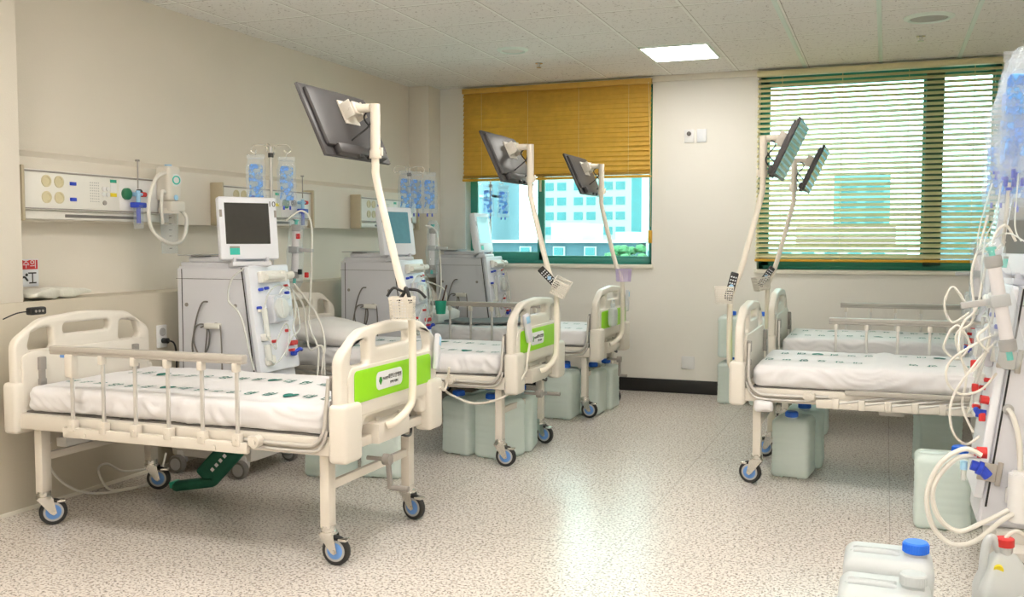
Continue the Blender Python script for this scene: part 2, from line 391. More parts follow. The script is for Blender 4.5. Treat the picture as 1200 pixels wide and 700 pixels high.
# outside
def build_box(lo, hi, name, m, parent): return MB().b2(lo, hi).obj(name, m, parent)
GZ = -9
struct(MB().b2((-260, 12, GZ - .2), (160, 420, GZ)).obj('ground', 'ground'))
def windows_on(r, xs, zs, wd, hg, y, m='glassfar'):
    for x in xs:
        for z in zs:
            MB().b2((x, y - .12, z), (x + wd, y + .3, z + hg)).obj('window', m, r)
r = thing('apartment_tower', 'pale apartment tower with a grid of paired teal windows, seen through left window', 'building', (-45, 155, GZ))
MB().b2((-7.8, -5, 0), (7.6, 8, 42)).obj('wall', 'facade', r)
colx = [-51.7, -49.6, -46.8, -44.7, -41.9, -39.9]
windows_on(r, [c + 45 for c in colx], [2.0 + 2.36 * k + 7.0 for k in range(9)], 1.45, 1.25, -5)
MB().b2((7.6, -5, 0), (9.2, 8, 42)).obj('glazed_strip', 'glassfar', r)
MB().b2((9.2, -5, 0), (12.6, 8, 40)).obj('side_wall', 'facade_white', r)
r = thing('office_block', 'blue grey blurred block behind the left pane of left window', 'building', (-68, 155, GZ))
MB().b2((-10, -5, 0), (7, 8, 24)).obj('wall', 'facade_blue', r); MB().b2((-10, -5.5, 17.6), (7, 0, 18)).obj('ledge', 'facade_white', r)
r = thing('low_house', 'low grey building with white trimmed windows in front of the apartment tower', 'building', (-19, 62, GZ))
MB().b2((-6, -2, 0), (4.3, 5, 10.25)).obj('wall', 'facade_grey', r); MB().b2((-6.2, -2.3, 10.2), (4.5, 5, 10.4)).obj('roof', 'facade_white', r)
windows_on(r, [-1.1, 1.0, -3.4], [9.35], .8, .62, -2, 'facade_white'); windows_on(r, [-1.0, 1.1, -3.3], [9.42], .6, .48, -2.1, 'glassfar')
MB().b2((-1.6, -1, 10.4), (.55, 4, 11.5)).obj('rooftop_room', 'facade_white', r); MB().b2((3.0, -1.9, 10.3), (4.2, 1, 10.9)).obj('rooftop_unit', 'facade_white', r)
r = thing('white_annex', 'white annex with one small window right of the low grey building', 'building', (-13.8, 63, GZ))
MB().b2((-.45, -2, 0), (1.0, 4, 10.2)).obj('wall', 'facade_white', r); windows_on(r, [-.3], [9.2], .35, .5, -2)
r = thing('leafy_tree', 'small green tree at the right corner of left window', 'tree', (-14.0, 55, GZ))
MB().cyl((0, 0, 0), (0, 0, 8.2), .18, 8).obj('trunk', 'brown', r)
mb = MB()
for k in range(60):
    a = random.uniform(0, 2 * PI); rr = random.uniform(.1, 1.1); zz = random.uniform(7.2, 9.9)
    mb.soft((rr * math.cos(a), rr * math.sin(a), zz), (.6, .6, .5), .24, (4, 4, 4), lambda p: p + Vector((noise.noise(p * 9), noise.noise(p * 9 + Vector((5, 5, 5))), 0)) * .18)
mb.obj('foliage', 'leaf', r)
r = thing('cyan_tower', 'cyan tower with dark window bands, seen through right window blind', 'building', (-3.5, 155, GZ))
MB().b2((-3.8, -5, 0), (3.9, 8, 20)).obj('wall', 'facade_cyan', r); windows_on(r, [-3.0, .6], [10.2 + 2.4 * k for k in range(4)], 2.4, 1.2, -5)
r = thing('pink_building', 'low pinkish building below the cyan tower', 'building', (-5, 125, GZ))
MB().b2((-5, -5, 0), (6, 8, 12.3)).obj('wall', 'facade_pink', r); MB().b2((-5, -5.2, 11), (6, -4.9, 11.4)).obj('ledge', 'facade_white', r)
r = thing('white_low_building', 'white low building with dark windows at the foot of right window', 'building', (-5.5, 82, GZ))
MB().b2((-5, -3, 0), (7, 5, 10.0)).obj('wall', 'facade_white', r); windows_on(r, [-4 + 1.7 * k for k in range(6)], [8.9], .9, .7, -3)
r = thing('right_block', 'pale block behind the right pane of right window', 'building', (10, 150, GZ))
MB().b2((-5, -5, 0), (12, 8, 17)).obj('wall', 'facade_blue', r); windows_on(r, [-4 + 2.6 * k for k in range(6)], [9 + 2.6 * k for k in range(3)], 1.6, 1.3, -5)

# daylight enters through the openings: portals only guide the sky sampling
for W in (W1, W2):
    l = bpy.data.lights.new('window_portal', 'AREA'); l.shape = 'RECTANGLE'; l.size = W[1] - W[0]; l.size_y = W[3] - W[2]; l.cycles.is_portal = True
    o = bpy.data.objects.new('window_portal', l); COL.objects.link(o); o.location = ((W[0] + W[1]) / 2, YB + .21, (W[2] + W[3]) / 2); o.rotation_euler = (math.radians(-90), 0, 0)

# ceiling fittings
for x in (-.64, -.07, .49):
    struct(MB().b2((x - .014, YF, H - .006), (x + .014, YB - .01, H + .001), .001).obj('trim_%d' % (6 + [-.64, -.07, .49].index(x)), 'tbar'))
def ceiling_light(x, y, label):
    r = thing('ceiling_light', label, 'light', (x, y, H - .012), 0, 'recessed ceiling light panels')
    MB().b2((-.25, -.285, 0), (.25, -.27, .013)).b2((-.25, .27, 0), (.25, .285, .013)).b2((-.25, -.27, 0), (-.235, .27, .013)).b2((.235, -.27, 0), (.25, .27, .013)).obj('frame', 'tbar', r)
    MB().b2((-.236, -.271, .003), (.236, .271, .011)).obj('diffuser', 'lampface', r)
ceiling_light(-1.455, 7.285, 'lit square ceiling panel between the two window blinds')
for i, (x, y) in enumerate([(-1.455, 4.1), (.2, 4.1), (-1.455, 2.2), (-3.1, 2.2), (.2, 2.2), (1.0, .9), (-1.455, .3), (-3.1, .3), (.2, .3)]):
    ceiling_light(x, y, 'lit square ceiling panel over the near part of the ward, row %s seat %s' % ('abcdefghi'[i // 3], 'abc'[i % 3]) if 0 else
                  ['over the first left bed aisle', 'over the near right floor', 'over the near aisle', 'over the near left wall ledge', 'over the near jerrycans', 'by the right wall behind the camera', 'above the camera side aisle', 'in the near left corner', 'in the near right corner'][i].join(['square ceiling light panel ', '']))
def ceil_disc(x, y, r_, label):
    r = thing('ceiling_speaker', label, 'ceiling fitting', (x, y, H), 0)
    MB().lathe([(r_, 0), (r_, -.006), (r_ * .82, -.018), (r_ * .74, -.012), (r_ * .74, 0)], seg=40).obj('rim', 'tbar', r)
    MB().lathe([(r_ * .72, 0), (r_ * .72, -.009), (r_ * .6, -.012)], seg=32).obj('grille', 'tray' if r_ > .13 else 'panel', r)
ceil_disc(-2.58, 6.75, .115, 'small round white ceiling disc left of the lit panel')
ceil_disc(.22, 6.71, .15, 'large round ceiling fitting with grey centre at upper right')
for x, y, l in ((-2.58, 7.33, 'tiny ceiling sprinkler behind the small round disc'), (.19, 7.3, 'tiny ceiling sprinkler behind the large round fitting')):
    tag(MB().lathe([(.03, 0), (.03, -.005), (.012, -.01), (.01, -.03), (.02, -.032), (.02, -.036)], seg=16).obj('sprinkler', 'chrome', None, (x, y, H)), l, 'sprinkler')

# ------------------------------------------------------------------ blinds
def blind(x0, x1, zb, tilt, label, m, mr, name='window_blind', stack=0):
    yc = YB - .045; r = thing(name, label, 'blind', ((x0 + x1) / 2, yc, zb)); hw = (x1 - x0) / 2
    zt = H - .02 - zb
    MB().b2((-hw, -.03, zt - .045), (hw, .03, zt), .004).obj('headrail', m, r)
    pitch = .0405; mb = MB(); z = .05; n = 0
    while z < zt - .05:
        T = TR(0, 0, z) @ RX(tilt + random.uniform(-.04, .04)) @ RY(random.uniform(-.0012, .0012)); mb.box((0, 0, 0), (2 * hw - .01, .054, .003), .001, T, 1); z += pitch
    for k in range(stack): mb.box((0, 0, .03 + .005 * k), (2 * hw - .01, .05, .003), .001, None, 1)
    mb.obj('slats', m, r)
    MB().b2((-hw, -.026, 0), (hw, .026, .022), .006).obj('bottom_rail', mr, r)
    mb = MB()
    for q in (-.78, -.27, .27, .78):
        for yy in (-.027, .027): mb.cyl((q * hw, yy, .02), (q * hw, yy, zt - .03), .0012, 5)
    mb.obj('ladder_cord', 'slat', r)
    return r, hw
r, hw = blind(-3.63, -1.885, 1.845, math.radians(60), 'half lowered closed golden brown slatted blind on the left window', 'wood', 'strip', stack=5)
MB().tube([(hw - .02, -.035, .8), (hw + .005, -.035, 0), (hw + .005, -.03, -.42)], .002, 5).obj('pull_cord', 'slat', r)
MB().b2((hw - .012, -.045, -.56), (hw + .022, -.025, -.45), .006).obj('cord_handle', 'strip', r)
r, hw = blind(-1.01, .80, 1.135, math.radians(29), 'fully lowered open slatted blind with slats coloured as daylit yellow on the right window', 'slat', 'strip', stack=2)
MB().tube([(hw - .02, -.035, 1.4), (hw + .005, -.035, .5), (hw + .005, -.03, .2)], .002, 5).obj('pull_cord', 'slat', r)
MB().b2((hw - .012, -.045, .12), (hw + .022, -.025, .22), .006).obj('cord_handle', 'strip', r)

# ------------------------------------------------------------------ beds
def board_mesh(foot):
    """outline in (y,z) of the moulded end board; foot boards carry the green field"""
    out = rpoly([(-.43, .52), (-.27, .52), (-.25, .585), (.25, .585), (.27, .52), (.43, .52), (.43, .85), (.27, .945), (0, .965), (-.27, .945), (-.43, .85)],
                [.01, .02, .04, .04, .02, .01, .07, .16, .5, .16, .07])
    holes = [rpoly([(-.365, .80), (-.205, .80), (-.215, .905), (-.335, .89)], .022), rect(-.15, .862, .15, .912, .02), rpoly([(.205, .80), (.365, .80), (.335, .89), (.215, .905)], .022)]
    return out, holes
CACHE = {}
def bed(loc, rz, label, rail_near, rail_far, group='hospital beds in the ward'):
    r = thing('hospital_bed', label, 'bed', loc, rz, group)
    def P(key, name, m, fn, parent=None, ang=40):
        if key not in CACHE:
            mb = MB(); fn(mb); CACHE[key] = mb.me(name, m, ang)
        o = bpy.data.objects.new(name, CACHE[key]); COL.objects.link(o); o.parent = parent or r; return o
    def frame(mb):
        for s in (-1, 1):
            mb.b2((-.82, s * .40 - .02, .455), (.84, s * .40 + .02, .525), .006)
        for x in (-.80, -.42, .05, .48, .84): mb.b2((x - .02, -.39, .46), (x + .02, .39, .50), .004)
        mb.b2((.80, -.16, .46), (.895, .12, .545), .006)
        for s in (-1, 1): mb.cyl((.855, s * .10, .54), (.855, s * .10, .56), .008, 8)
    P('frame', 'frame', 'cream', frame)
    P('deck', 'mattress_deck', 'darkgrey', lambda mb: [mb.b2((x0, -.385, .515), (x1, .385, .532), .003) for x0, x1 in ((-.79, -.25), (-.24, .1), (.11, .79))])
    for sx_ in (-1, 1):
        for sy in (-1, 1):
            x, y = (.765 if sx_ > 0 else -.735), sy * .35
            P('leg', 'leg', 'cream', lambda mb: mb.b2((-.022, -.028, .15), (.022, .028, .458), .006)).location = (x, y, 0)
            c = P('fork', 'caster', 'chrome', lambda mb: (mb.cyl((0, 0, .135), (0, 0, .16), .030, 18), mb.cyl((0, 0, .125), (0, 0, .137), .036, 18),
                  [mb.add(*prism([(-.034, .128), (.034, .128), (.050, .055), (.036, .046), (.022, .055)], yy, .003)) for yy in (-.024, .024)],
                  mb.b2((-.034, -.024, .122), (.034, .024, .130), .003), mb.cyl((.036, -.03, .06), (.036, .03, .06), .007, 8), mb.b2((.05, -.02, .10), (.088, .02, .112), .004)))
            c.location = (x, y, 0)
            c.rotation_euler = (0, 0, [.9, .4, .05, -.2][(sx_ + 1) + (sy + 1) // 2] + rz * 0)
            P('tyre', 'tyre', 'rubber', lambda mb: mb.lathe([(.038, -.014), (.055, -.014), (.06, -.008), (.06, .008), (.055, .014), (.038, .014)], (.036, 0, .06), 30, axis=(0, 1, 0)), c)
            P('hub', 'wheel_hub', 'hubblue', lambda mb: mb.lathe([(.012, -.018), (.034, -.0155), (.040, -.013), (.040, .013), (.034, .0155), (.012, .018)], (.036, 0, .06), 28, axis=(0, 1, 0)), c)
            P('hubring', 'hub_ring', 'tray', lambda mb: mb.lathe([(.039, -.0155), (.0435, -.0152), (.0435, .0152), (.039, .0155)], (.036, 0, .06), 28, axis=(0, 1, 0)), c)
    for sx_ in (-1, 1): P('tie', 'stretcher', 'cream', lambda mb: mb.b2((-.012, -.33, .30), (.012, .33, .335), .004)).location = ((.765 if sx_ > 0 else -.735), 0, 0)
    for sx_ in (-1, 1):
        key = 'foot' if sx_ > 0 else 'head'
        def bd(mb):
            out, holes = board_mesh(True); T = TR(.857, 0, 0) @ FX
            mb.addmesh(plate(out, holes, .046, .012, T))
            # raised inner field between the handles and the sticker area
            mb.addmesh(plate(rpoly([(-.385, .60), (.385, .60), (.385, .755), (.36, .80), (-.36, .80), (-.385, .755)], .03), [], .010, .004, TR(.882, 0, 0) @ FX))
        b_ = P('board', 'footboard' if sx_ > 0 else 'headboard', 'bedplastic', bd)
        if sx_ < 0: b_.rotation_euler = (0, 0, PI); b_.location.x = .035
        def inner(mb): mb.addmesh(plate(rpoly([(-.40, .54), (.40, .54), (.40, .78), (.35, .80), (-.35, .80), (-.40, .78)], .02), [], .014, .005, TR(.828, 0, 0) @ FX))
        i_ = P('inner', 'inner_panel', 'bedplastic', inner)
        if sx_ < 0: i_.rotation_euler = (0, 0, PI); i_.location.x = .035
        for sy in (-1, 1):
            k = P('cornerbox', 'corner_housing', 'bedplastic', lambda mb: mb.b2((-.035, -.068, .43), (.05, .068, .665), .02, seg=3))
            k.location = (.857 if sx_ > 0 else -.822, sy * .375, 0); k.rotation_euler = (0, 0, 0 if sx_ > 0 else PI)
            g = P('grip', 'grip', 'midgrey', lambda mb: (mb.b2((-.011, -.014, .67), (.011, .014, .79), .006), mb.b2((-.016, -.018, .73), (.012, .018, .79), .004), mb.b2((-.016, -.018, .66), (.012, .018, .69), .004)))
            g.location = (.815 if sx_ > 0 else -.78, sy * (.37 if sx_ > 0 else .30), -.02)
    st = P('sticker', 'green_sticker', 'green', lambda mb: mb.addmesh(plate(rect(-.345, .655, .345, .785, .022), [], .002, .0005, TR(.8885, 0, 0) @ FX)))
    P('lab', 'name_plate', 'labelwhite', lambda mb: mb.addmesh(plate(rect(-.17, .685, .06, .76, .025), [], .002, .0005, TR(.8902, 0, 0) @ FX)), st)
    P('logo', 'logo', 'inkgreen', lambda mb: mb.addmesh(plate(rpoly([(-.142, .738), (-.149, .722), (-.135, .702), (-.121, .722), (-.128, .738)], .004), [], .002, .0004, TR(.8915, 0, 0) @ FX)), st)
    P('logotext', 'lettering', 'ink', lambda mb: (mb.addmesh(textmesh('의료법인', .014, TR(.892, -.092, .727) @ FX)), mb.addmesh(textmesh('대한요양병원', .022, TR(.892, -.010, .730) @ FX)),
                                                  mb.addmesh(textmesh('혈액투석센터', .013, TR(.892, -.018, .705) @ FX))), st)
    # side tubes bending up to the board, clamp knobs
    def tubes(mb):
        for sy in (1,):
            y = sy * .432
            mb.tube([(.40, y, .50), (.70, y, .495), (.765, y, .51), (.80, y, .56), (.806, y * .98, .64), (.806, y * .93, .76)], .0085, 10, 6)
            mb.tube([(.40, y, .475), (.72, y, .472), (.79, y, .50), (.815, y, .56)], .0065, 10, 6)
    P('tubes', 'bent_tube', 'alu', tubes); P('tubes2', 'bent_tube', 'alu', lambda mb: (lambda q: (tubes(q), mb.add([(a, -b_, c_) for a, b_, c_ in q.v], q.f)))(MB()))
    for sy in (-1, 1): P('knob', 'knob', 'cream', lambda mb: (mb.cyl((0, -.02, 0), (0, .02, 0), .024, 20), mb.cyl((0, -.026, 0), (0, .026, 0), .010, 12), mb.b2((-.035, -.012, -.02), (.0, .012, .02), .004))).location = (.50, sy * .452, .50)
    # side rails
    for sy, up in ((-1, rail_near), (1, rail_far)):
        y = sy * .45
        rb = P('railbase', 'rail_bracket', 'cream', lambda mb: (mb.b2((-.50, -.012, .445), (.46, .012, .49), .004), [mb.cyl((x, -.017, .462), (x, .017, .462), .012, 12) for x in (-.38, .30)]))
        rb.location = (0, y, 0)
        if up:
            rail = P('railtop', 'side_rail', 'railgrey', lambda mb: (mb.b2((-.56, -.020, .818), (.45, .020, .845), .007), mb.b2((-.56, -.016, .808), (.45, .016, .822), .004)))
            rail.location = (0, y, 0)
            for k in range(6):
                p_ = P('post', 'rail_post', 'postgrey', lambda mb: mb.b2((-.008, -.006, .49), (.008, .006, .815), .003), rail); p_.location = (-.45 + .172 * k, 0, 0)
                q_ = P('foot_', 'post_socket', 'cream', lambda mb: (mb.b2((-.018, -.018, .475), (.018, .018, .525), .005), mb.cyl((0, -.021, .50), (0, -.017, .50), .006, 10)), rail)
                w_ = P('cap_', 'post_cap', 'cream', lambda mb: mb.b2((-.012, -.019, .775), (.012, .012, .812), .003), rail); w_.location = (-.45 + .172 * k, 0, 0)
                q_.location = (-.45 + .172 * k, 0, 0)
            P('release', 'release_grip', 'cream', lambda mb: mb.b2((-.022, -.022, .71), (.022, .016, .812), .006), rail).location = (-.45, 0, 0)
            P('bluebutton', 'release_button', 'hubblue', lambda mb: mb.b2((-.055, -.012, .795), (-.02, .012, .812), .003), rail).location = (-.45, 0, 0)
        else:
            rail = P('railfold', 'side_rail', 'railgrey', lambda mb: mb.b2((-.66, -.016, .520), (.32, .016, .545), .006)); rail.location = (0, y + sy * .012, 0)
            for k in range(6):
                p_ = P('fpost', 'rail_post', 'postgrey', lambda mb: mb.tube([(0, 0, .472), (-.285, 0, .522)], .008, 8), rail); p_.location = (-.28 + .125 * k + .02, -sy * .005, 0)
                q_ = P('foot2', 'post_socket', 'cream', lambda mb: (mb.b2((-.016, -.016, .445), (.016, .016, .50), .005),), rail); q_.location = (-.28 + .125 * k + .02, -sy * .004, 0)
    # crank, motor tube and hanging cable under the foot
    P('actuator', 'actuator', 'alu', lambda mb: (mb.cyl((-.55, .1, .425), (.05, .1, .40), .022, 14), mb.b2((.03, .06, .37), (.16, .14, .45), .01), mb.cyl((.16, .1, .42), (.26, .1, .44), .012, 10)))
    P('cable', 'cable', 'black', lambda mb: mb.tube([(.80, .02, .52), (.87, .10, .45), (.86, .2, .44), (.80, .30, .50)], .006, 8, 6))
    return r
def prism(poly, y, th):
    n = len(poly); v = [(p[0], y - th / 2, p[1]) for p in poly] + [(p[0], y + th / 2, p[1]) for p in poly]
    return v, [tuple(range(n)), tuple(range(2 * n - 1, n - 1, -1))] + [(i, (i + 1) % n, n + (i + 1) % n, n + i) for i in range(n)]
def crank(b, y, ang, out):
    T = TR(.905, y, .385) @ RX(ang)
    a = MB().cyl((-.10, 0, 0), (.0, 0, 0), .009, 12, T=T).cyl((-.02, 0, 0), (.012, 0, 0), .024, 20, T=T).b2((-.010, -.011, -.13), (.008, .011, 0), .004, T=T).obj('crank', 'midgrey', b)
    MB().cyl((0, 0, -.125), (.085 if out else .06, 0, -.125), .012, 16, T=T).obj('crank_handle', 'midgrey', a)

BEDS = {}
BX = -2.84
BEDS[1] = bed((BX, 3.70, 0), 0, 'nearest left bed with its near side rail raised and green footboard', True, False)
BEDS[2] = bed((BX + .01, 5.55, 0), 0, 'middle left bed with a pillow and green footboard sticker', False, False)
BEDS[3] = bed((BX + .02, 7.22, 0), 0, 'farthest left bed beside the black baseboard with a dark grey cloth on it', True, False)
BEDS[4] = bed((.14, 5.66, 0), PI, 'nearer right bed with its near side rail folded down', True, False)
BEDS[5] = bed((.14, 7.22, 0), PI, 'farther right bed below the right window', True, False)
crank(BEDS[1], -.10, .15, True); crank(BEDS[2], -.05, 1.45, True); crank(BEDS[3], .12, 0, False)

def mat_fn(seed, cx):
    def fn(p):
        q = Vector((p.x * 4 + seed, p.y * 4, p.z * 3)); side = abs(p.y) > .36 or abs(p.x) > .74
        d = noise.noise(q) * .008 + noise.noise(q * 3) * .003
        f = math.sin((p.x * .9 + p.z * 9 + noise.noise(q) * 2.5) * 7)
        if side: return (p.x, p.y + math.copysign((f * .009 + d), p.y) * (1 if abs(p.y) > .36 else 0), p.z + d * .6)
        return (p.x, p.y, p.z + d * .8 - .010 * abs(p.x) ** 2)
    return fn
def mattress(bedloc, rz, seed, label, seam_at=None):
    r = thing('mattress', label, 'mattress', (bedloc[0], bedloc[1], .533), rz, 'mattresses in printed white sheets')
    fn = mat_fn(seed, 0); L_, Wd, Hh = 1.555, .80, .115
    def f2(p):
        v = list(fn(p))
        if seam_at and abs(v[0] - seam_at) < .05 and p.z > -.03: v[2] += .008 * math.cos((v[0] - seam_at) / .05 * PI / 2)
        return v
    MB().soft((.010, 0, Hh / 2), (L_, Wd, Hh), .038, (110, 44, 10), f2).obj('sheet', 'sheet', r, ang=80)
    def top(x, y):
        p = Vector((x - .010, y, Hh / 2)); return f2(p)[2] + Hh / 2 + .0035
    mb = MB()
    for yy, off, body in ((-.22, 0, ['대', '한', '요', '양', '병', '원', '♥', '대', '한', '요', '양', '병', '원', '♥', '대', '한']), (.13, .05, ['병', '원', '♥', '대', '한', '요', '양', '병', '원', '♥', '대', '한', '요', '양', '병', '원'])):
        for k, ch in enumerate(body):
            x = -.70 + off + k * .092
            if seam_at and abs(x - seam_at) < .06: continue
            me = textmesh(ch, .070, Matrix.Identity(4), 0, bold=.0012)
            y2 = yy + .012 * math.sin(k * .9 + seed)
            sc_ = Matrix.Diagonal((1.25, .8, 1, 1))
            mb.add([(v.co.x * .82 + x, v.co.y * 1.1 + y2, top(v.co.x * .82 + x, v.co.y * 1.1 + y2)) for v in me.vertices], [list(p.vertices) for p in me.polygons])
    o = mb.obj('printed_lettering', 'print', r)
    return r
mattress((BX, 3.70), 0, 1.3, 'white printed mattress on the nearest left bed')
mattress((BX + .01, 5.55), 0, 5.1, 'white printed mattress on the middle left bed, under the pillow')
mattress((BX + .02, 7.22), 0, 9.7, 'white printed mattress on the farthest left bed')
mattress((.14, 5.66), PI, 3.3, 'white printed mattress on the nearer right bed, with a cross seam', .12)
mattress((.14, 7.22), PI, 7.7, 'white printed mattress on the farther right bed')
def pillow(loc, rz, tilt, label, s=1):
    def fn(p):
        u, v = p.x / .20, p.y / .30; k = max(0, (1 - abs(u) ** 3.2)) ** .45 * max(0, (1 - abs(v) ** 3.2)) ** .45
        return (p.x * (1 - .10 * abs(v) * (1 - abs(u) * .5)), p.y * (1 - .06 * (1 - abs(u))), p.z * (k + .04) + noise.noise(Vector((p.x * 7, p.y * 7, 2))) * .014 * k)
    o = MB().soft((0, 0, 0), (.40 * s, .60 * s, .15), .01, (26, 34, 6), fn).obj('pillow', 'pillow', None, loc, (0, tilt, rz), ang=80)
    tag(o, label, 'pillow', 'white pillows on the left beds'); return o
pillow((-3.30, 5.42, .72), .25, .12, 'plump white pillow at the head of the middle left bed')
pillow((-3.46, 7.15, .705), .1, .05, 'white pillow at the head of the farthest left bed', .92)
# grey cloth on bed 3
def cl(p): return (p.x, p.y + .03 * math.sin(p.x * 6), p.z + .007 * math.sin(p.x * 9 + p.y * 4) + .010 * noise.noise(Vector((p.x * 5, p.y * 5, 0))))
tag(MB().soft((0, 0, 0), (.78, .45, .02), .008, (40, 20, 3), cl).obj('folded_blanket', 'greycloth', None, (-2.86, 7.22, .668), (0, 0, .05), ang=80), 'dark grey cloth laid over the farthest left bed', 'cloth')

# ------------------------------------------------------------------ monitor arms, baskets, remotes
def arm_proto():
    r = thing('monitor_arm', 'x', 'monitor arm', (0, 0, 0), 0, 'monitor arms clamped to the bed footboards')
    MB().tube([(.90, -.12, .53), (.93, -.10, .545), (.955, -.03, .59), (.96, 0, .66), (.96, 0, .95), (.945, 0, 1.03), (.90, 0, 1.15), (.80, 0, 1.54), (.79, 0, 1.62), (.79, 0, 1.70)], .0165, 14, 6).obj('pole', 'pole', r)
    MB().cyl((.79, 0, 1.66), (.79, 0, 1.885), .0215, 18).cyl((.79, 0, 1.655), (.79, 0, 1.69), .026, 18).cyl((.77, 0, 1.87), (.69, 0, 1.87), .019, 16).b2((.81, -.006, 1.665), (.825, .006, 1.70), .002).obj('upper_sleeve', 'pole', r)
    mb = MB(); T = TR(.665, 0, 1.855) @ RY(math.radians(-25))
    mb.b2((-.012, -.06, -.055), (-.002, .06, .055), .002, T=T); mb.b2((-.01, -.055, -.04), (.045, -.05, .035), .002, T=T); mb.b2((-.01, .05, -.04), (.045, .055, .035), .002, T=T)
    mb.cyl((.028, -.06, 0), (.028, .06, 0), .008, 12, T=T); mb.b2((.02, -.03, -.03), (.045, .03, .03), .004, T=T)
    mb.obj('tilt_bracket', 'bedplastic', r)
    T = TR(.655, 0, 1.805) @ RY(math.radians(-25))
    tv = MB().b2((-.022, -.275, -.165), (-.006, .275, .165), .004, T=T).soft((-.002, 0, .01), (.030, .50, .27), .012, (3, 14, 10), lambda p: (p.x + .010 * (1 - (p.y / .25) ** 2) * (p.x > 0), p.y, p.z), T=T)
    tv.b2((-.012, -.20, -.164), (.028, .20, -.115), .012, T=T).obj('television', 'tvback', r)
    return r, T
ap, TVT = arm_proto()
tv = [k for k in kids(ap) if k.name.startswith('television')][0]
MB().b2((-.0235, -.262, -.150), (-.0215, .262, .155), 0, T=TVT).obj('screen', 'tvscreen', tv)
MB().b2((.012, -.06, -.176), (.026, -.02, -.160), .002, T=TVT).obj('connector', 'black', tv); MB().b2((.012, .02, -.176), (.026, .07, -.160), .002, T=TVT).obj('connector', 'black', tv)
MB().tube([(.69, .02, 1.72), (.74, .06, 1.70), (.77, .03, 1.76), (.72, .03, 1.83), (.75, .01, 1.86)], .004, 6, 6).tube([(.69, -.03, 1.72), (.72, -.07, 1.73), (.77, -.02, 1.79), (.77, 0, 1.84)], .004, 6, 6).obj('cable', 'black', ap)
arm_lab = ['on the nearest left bed, its monitor back the largest', 'on the middle left bed, before the lowered blind', 'on the farthest left bed, before the lowered blind', 'on the nearer right bed', 'on the farther right bed']
arm_pos = [((BX, 3.72, 0), 0), ((BX + .03, 5.585, 0), 0), ((BX + .02, 7.2, 0), 0), ((.14, 5.60, 0), PI), ((.17, 7.2, 0), PI)]
for i, (l, a) in enumerate(arm_pos):
    if i == 0: ap.location = l; ap['label'] = 'pole arm with black monitor ' + arm_lab[0]
    else: copy_tree(ap, l, a, 'cream pole arm with black flat monitor ' + arm_lab[i])
def basket(m):
    mb = MB(); w_, d_, h_ = .045, .038, .088
    for z in range(8):
        zz = z * h_ / 7; t_ = 1 + .12 * z / 7
        for s in (-1, 1):
            mb.b2((-w_ * t_, s * d_ * t_ - .0015, zz - .002), (w_ * t_, s * d_ * t_ + .0015, zz + .0025)); mb.b2((s * w_ * t_ - .0015, -d_ * t_, zz - .002), (s * w_ * t_ + .0015, d_ * t_, zz + .0025))
    for k in range(9):
        for s in (-1, 1):
            x = -w_ + 2 * w_ * k / 8; mb.tube([(x, s * d_, 0), (x * 1.12, s * d_ * 1.12, h_)], .002, 4)
            y = -d_ + 2 * d_ * k / 8; mb.tube([(s * w_, y, 0), (s * w_ * 1.12, y * 1.12, h_)], .002, 4)
    mb.b2((-w_, -d_, -.002), (w_, d_, .002))
    mb.b2((-w_ * 1.16, -d_ * 1.16, h_ - .004), (w_ * 1.16, -d_ * 1.08, h_ + .006)); mb.b2((-w_ * 1.16, d_ * 1.08, h_ - .004), (w_ * 1.16, d_ * 1.16, h_ + .006))
    mb.b2((-w_ * 1.16, -d_ * 1.1, h_ - .004), (-w_ * 1.08, d_ * 1.1, h_ + .006)); mb.b2((w_ * 1.08, -d_ * 1.1, h_ - .004), (w_ * 1.16, d_ * 1.1, h_ + .006))
    return mb.me('remote_basket', m)
def place_basket(loc, rot, label, m='bedplastic'):
    o = bpy.data.objects.new('remote_basket', basket(m)); COL.objects.link(o); o.location = loc; o.rotation_euler = rot; return tag(o, label, 'basket', 'perforated baskets tied to the monitor poles')
place_basket((-1.885, 3.64, .975), (0, 0, .35), 'cream perforated basket on the pole of the nearest left bed')
place_basket((-1.83, 5.54, .985), (.25, .45, .2), 'tilted cream basket holding a black remote at the middle left bed')
place_basket((-1.845, 7.17, 1.00), (0, 0, .5), 'lilac tinted small basket on the pole of the farthest left bed', 'lilac')
place_basket((-.84, 5.50, .955), (0, 0, .2), 'white basket on the pole of the nearer right bed')
place_basket((-.82, 7.15, .955), (0, -.2, .6), 'white basket tipped outward on the pole of the farther right bed')
def remote(loc, rot, label):
    r = thing('remote_control', label, 'remote control', loc, 0, 'black remotes in the pole baskets'); r.rotation_euler = rot
    MB().b2((-.022, -.009, -.08), (.022, .009, .08), .006).obj('case', 'black', r)
    mb = MB()
    for i in range(3):
        for j in range(7): mb.box((-.012 + .012 * i, -.0095, -.055 + .018 * j), (.007, .002, .008), .0008, None, 1)
    mb.obj('buttons', 'labelwhite', r); MB().cyl((0, -.009, -.0), (0, -.0105, 0), .012, 14).obj('dial', 'lightblue', r)
remote((-1.87, 5.50, 1.085), (.3, -.75, .3), 'black remote leaning out of the tilted basket')
remote((-.80, 5.50, 1.05), (0, .25, .2), 'black remote standing in the nearer right bed basket')
remote((-.795, 7.14, 1.05), (0, .6, .2), 'black remote leaning in the farther right bed basket')
tag(MB().tube([(-.06, -.02, .085), (-.04, 0, .12), (.0, .01, .105), (.03, 0, .115), (.07, .01, .11), (.10, .02, .08)], .006, 8, 5).tube([(-.03, .02, .06), (0, .02, .10), (.03, -.02, .12), (.05, -.02, .06)], .008, 8, 5).obj('coiled_adapter', 'black', None, (-1.885, 3.64, .985)),
    'black cable bundle stuffed in the basket of the nearest left bed', 'cable')

